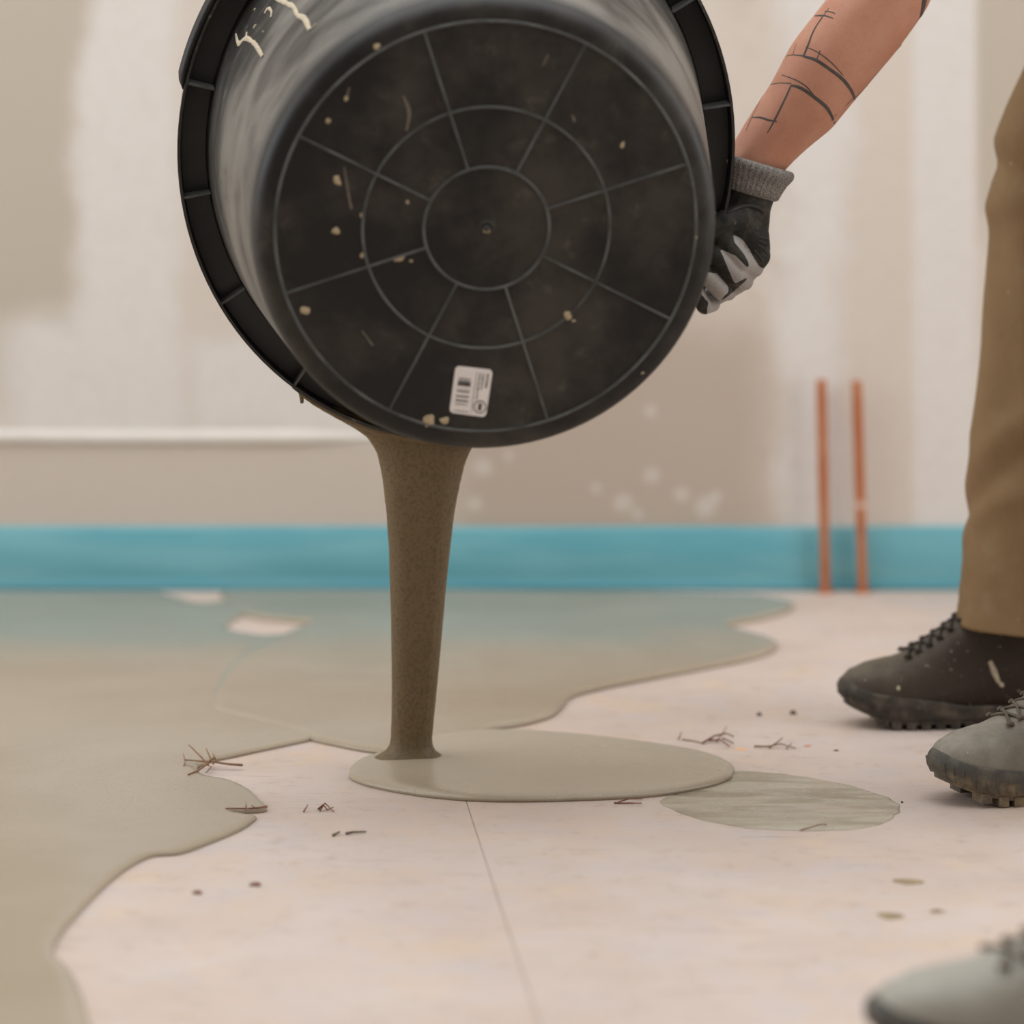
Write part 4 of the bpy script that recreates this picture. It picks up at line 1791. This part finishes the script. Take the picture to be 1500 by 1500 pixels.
# other glove: holds the top of the rim
V, Fc = [], []
rt = TP(.331, math.radians(62), .380)
pd = (rt - wr2).normalized()
kn = wr2 + (rt - wr2) * .75 + Vector((0, 0, .035))
capsule(V, Fc, wr2, kn, .036, .040)
for k in range(4):
    th = math.radians(56 + 6.5 * k)
    a = TP(.345, th, .405) + Vector((0, 0, .004))
    b = TP(.350, th, .365)
    c_ = TP(.335, th, .345)
    capsule(V, Fc, kn, a, .022, .013, 12, 4)
    capsule(V, Fc, a, b, .012, .0115, 12, 4)
    capsule(V, Fc, b, c_, .0115, .010, 12, 4)
a = TP(.300, math.radians(50), .400)
capsule(V, Fc, wr2.lerp(kn, .5), a, .020, .013, 12, 4)
capsule(V, Fc, a, TP(.285, math.radians(52), .372), .013, .011, 12, 4)
g2 = fuse('glove', V, Fc, .004, M_glove, person, 3, .5)
at = g2.data.attributes.new('coat', 'FLOAT', 'POINT')
at.data.foreach_set('value', [1.0 if (v.co - rt).length < .055 else 0.0 for v in g2.data.vertices])
cuff(wr2 + (el2 - wr2).normalized() * .035, wr2 + (kn - wr2).normalized() * .01, [(0, .036), (.05, .040), (.5, .038), (1, .037)], g2)

# ------------------------------------------------------------------ debris on the floor
M_twig = simple('dry_twig', lin(140, 108, 80), .85, .3, 120)
M_twig2 = simple('red_brown_twig', lin(136, 96, 74), .85, .3, 120)
M_crumb = simple('grey_crumb', lin(104, 92, 80), .9, .3, 90)
M_dirt = simple('olive_dirt', lin(158, 138, 108), .95, .3, 90)


def twig(name, strands, mat, label, group=None, cat='twig', z0=0.001):
    V, Fc = [], []
    for pts, w in strands:
        L3 = []
        for p in pts:
            g = G(p[0], p[1])
            g.z = (p[2] if len(p) > 2 else 0) + z0 + w * .0004
            L3.append(g)
        tube(V, Fc, L3, [w * .0005 * f for f in np.linspace(1, .55, len(L3))], 6)
    tag(mesh(name, V, Fc, mat), label, cat, group)


def tz(pts):
    return [(200 + p[0] * .24, 1060 + p[1] * .24) + tuple(p[2:]) for p in pts]


twig('dry_twig', [(tz([(645, 283), (560, 282, .001), (480, 280, .003), (400, 275, .003), (295, 266, .003)]), 3.2),
                  (tz([(440, 300, .003), (400, 285, .009), (320, 262, .020)]), 2.6), (tz([(470, 290, .003), (450, 278, .008), (425, 262, .016)]), 2.6),
                  (tz([(470, 262, .004), (420, 300, .003), (370, 320), (315, 342)]), 3.6), (tz([(490, 280, .004), (465, 255, .009)]), 2.4),
                  (tz([(295, 266, .003), (285, 250, .008)]), 1.6), (tz([(300, 268, .003), (285, 290)]), 1.6), (tz([(455, 300, .002), (425, 328)]), 2)], M_twig,
     'forked dry twig lying half on the broad screed sheet', z0=.0045)
twig('dry_twig', [(tz([(795, 540), (740, 548), (680, 552), (610, 551), (545, 550)]), 2.6), (tz([(668, 552), (668, 540, .006)]), 1.3), (tz([(680, 552, .001), (660, 565)]), 1.4),
                  (tz([(735, 550), (700, 545, .003)]), 1.4)], M_twig2, 'thin straight reddish twig stuck in notch of the screed edge', z0=.005)
twig('twig_crumbs', [(tz([(1020, 545), (1035, 538, .003), (1045, 525, .004)]), 2.2), (tz([(1110, 530), (1140, 525, .004), (1165, 535), (1200, 530, .002)]), 2.6),
                     (tz([(1120, 540), (1150, 520, .005), (1205, 545)]), 2.2)], M_twig2, 'small reddish twig crumbs on pink floor between both twigs and fresh pool', None, 'twig', .0005)
twig('twig_crumbs', [(tz([(1200, 690), (1240, 675, .001)]), 3.2), (tz([(1280, 680), (1320, 676, .001), (1400, 668)]), 3.2)], M_crumb, 'dark grey crumbs in a short row before the fresh pool', None, 'crumbs', .0003)


def sz(pts):
    return [(900 + p[0] * .2933, 1050 + p[1] * .2933) + tuple(p[2:]) for p in pts]


twig('dry_twig', [(sz([(440, 140), (500, 120, .004), (560, 115, .006), (595, 120, .003)]), 2.8), (sz([(470, 125), (530, 135, .003), (575, 155)]), 2.6),
                  (sz([(510, 130), (545, 108, .006), (560, 92, .009)]), 2.0), (sz([(320, 118), (335, 100, .004)]), 2), (sz([(340, 120), (400, 128), (450, 140)]), 1.8),
                  (sz([(540, 125, .003), (595, 140)]), 2)], M_twig2, 'tangled reddish twig behind the right end of the oval pool')
twig('dry_twig', [(sz([(700, 155), (770, 160, .001), (830, 155, .003), (905, 165)]), 2.4), (sz([(775, 163), (815, 150, .004), (840, 138, .006)]), 2.4), (sz([(860, 165), (885, 150, .003)]), 2)],
     M_twig, 'small brown twig lying right of the tangled twig')
twig('dry_twig', [(sz([(930, 574), (980, 565, .001), (1030, 555, .002), (1062, 545)]), 1.6)], M_twig2, 'fine curved strand on the edge of the wet film', z0=.0012)
twig('dry_twig', [(sz([(0, 436), (60, 437), (135, 437)]), 2.4), (sz([(20, 430), (70, 424, .002), (140, 415)]), 1.6)], M_twig2, 'short red-brown splinter at the front edge of the fresh pool', z0=.0004)


def crumb(px, py, w, hgt, mat, label, cat='crumb', group=None, name='crumb'):
    g = G(px, py)
    k = g.y / F
    V, Fc = [], []
    n = 10
    jit = [rs.uniform(.7, 1.25) for _ in range(n)]
    R = w * k / 2
    for f, h in ((1, 0), (.95, .45), (.6, .9), (.2, 1)):
        for j in range(n):
            a = 2 * math.pi * j / n
            V.append((g.x + math.cos(a) * R * f * jit[j], g.y + math.sin(a) * R * f * jit[j], .0001 + hgt * h))
    for i in range(3):
        for j in range(n):
            a, b = i * n + j, i * n + (j + 1) % n
            Fc.append((a, b, b + n, a + n))
    Fc.append(tuple(3 * n + j for j in range(n)))
    tag(mesh(name, V, Fc, mat), label, cat, group)


crumb(1112, 1048, 9, .004, M_crumb, 'tiny grey crumb left of its twin before the brown boot', group='crumbs before the brown boot')
crumb(1162, 1046, 10, .005, M_crumb, 'tiny grey crumb nearer the toe of the brown boot', group='crumbs before the brown boot')
crumb(1321, 1176, 4, .002, M_crumb, 'pinhead crumb between wet film and grey boot')
crumb(1225, 1100, 7, .0015, M_crumb, 'flat dark crumb between small brown twig and grey boot')
crumb(1222, 1215, 5, .0015, M_splash, 'tiny pale crumb at the front edge of the wet film')
crumb(375, 1297, 17, .003, M_twig2, 'red-brown crumb, right one of a pair before the broad sheet', group='pair of red-brown crumbs')
crumb(290, 1309, 15, .003, M_twig2, 'red-brown crumb, left one of a pair before the broad sheet', group='pair of red-brown crumbs')
crumb(1330, 1292, 44, .0012, M_dirt, 'flat olive smudge of dried screed on bare floor before grey boot', 'smudge', None, 'screed_smudge')
crumb(1308, 1342, 44, .0010, M_dirt, 'thin dark smudge between olive smudge and blurred boot toe', 'smudge', None, 'screed_smudge')
crumb(1372, 1335, 26, .0012, M_dirt, 'small brown smudge beside the thin dark smudge', 'smudge', None, 'screed_smudge')
crumb(1183, 1093, 12, .001, simple('orange_fleck', lin(206, 146, 112), .9), 'small orange fleck beside the small brown twig', 'fleck')
crumb(1085, 1098, 20, .0006, simple('pale_orange_fleck', lin(226, 178, 134), .9), 'pale orange patch between the two twigs behind oval pool', 'fleck')
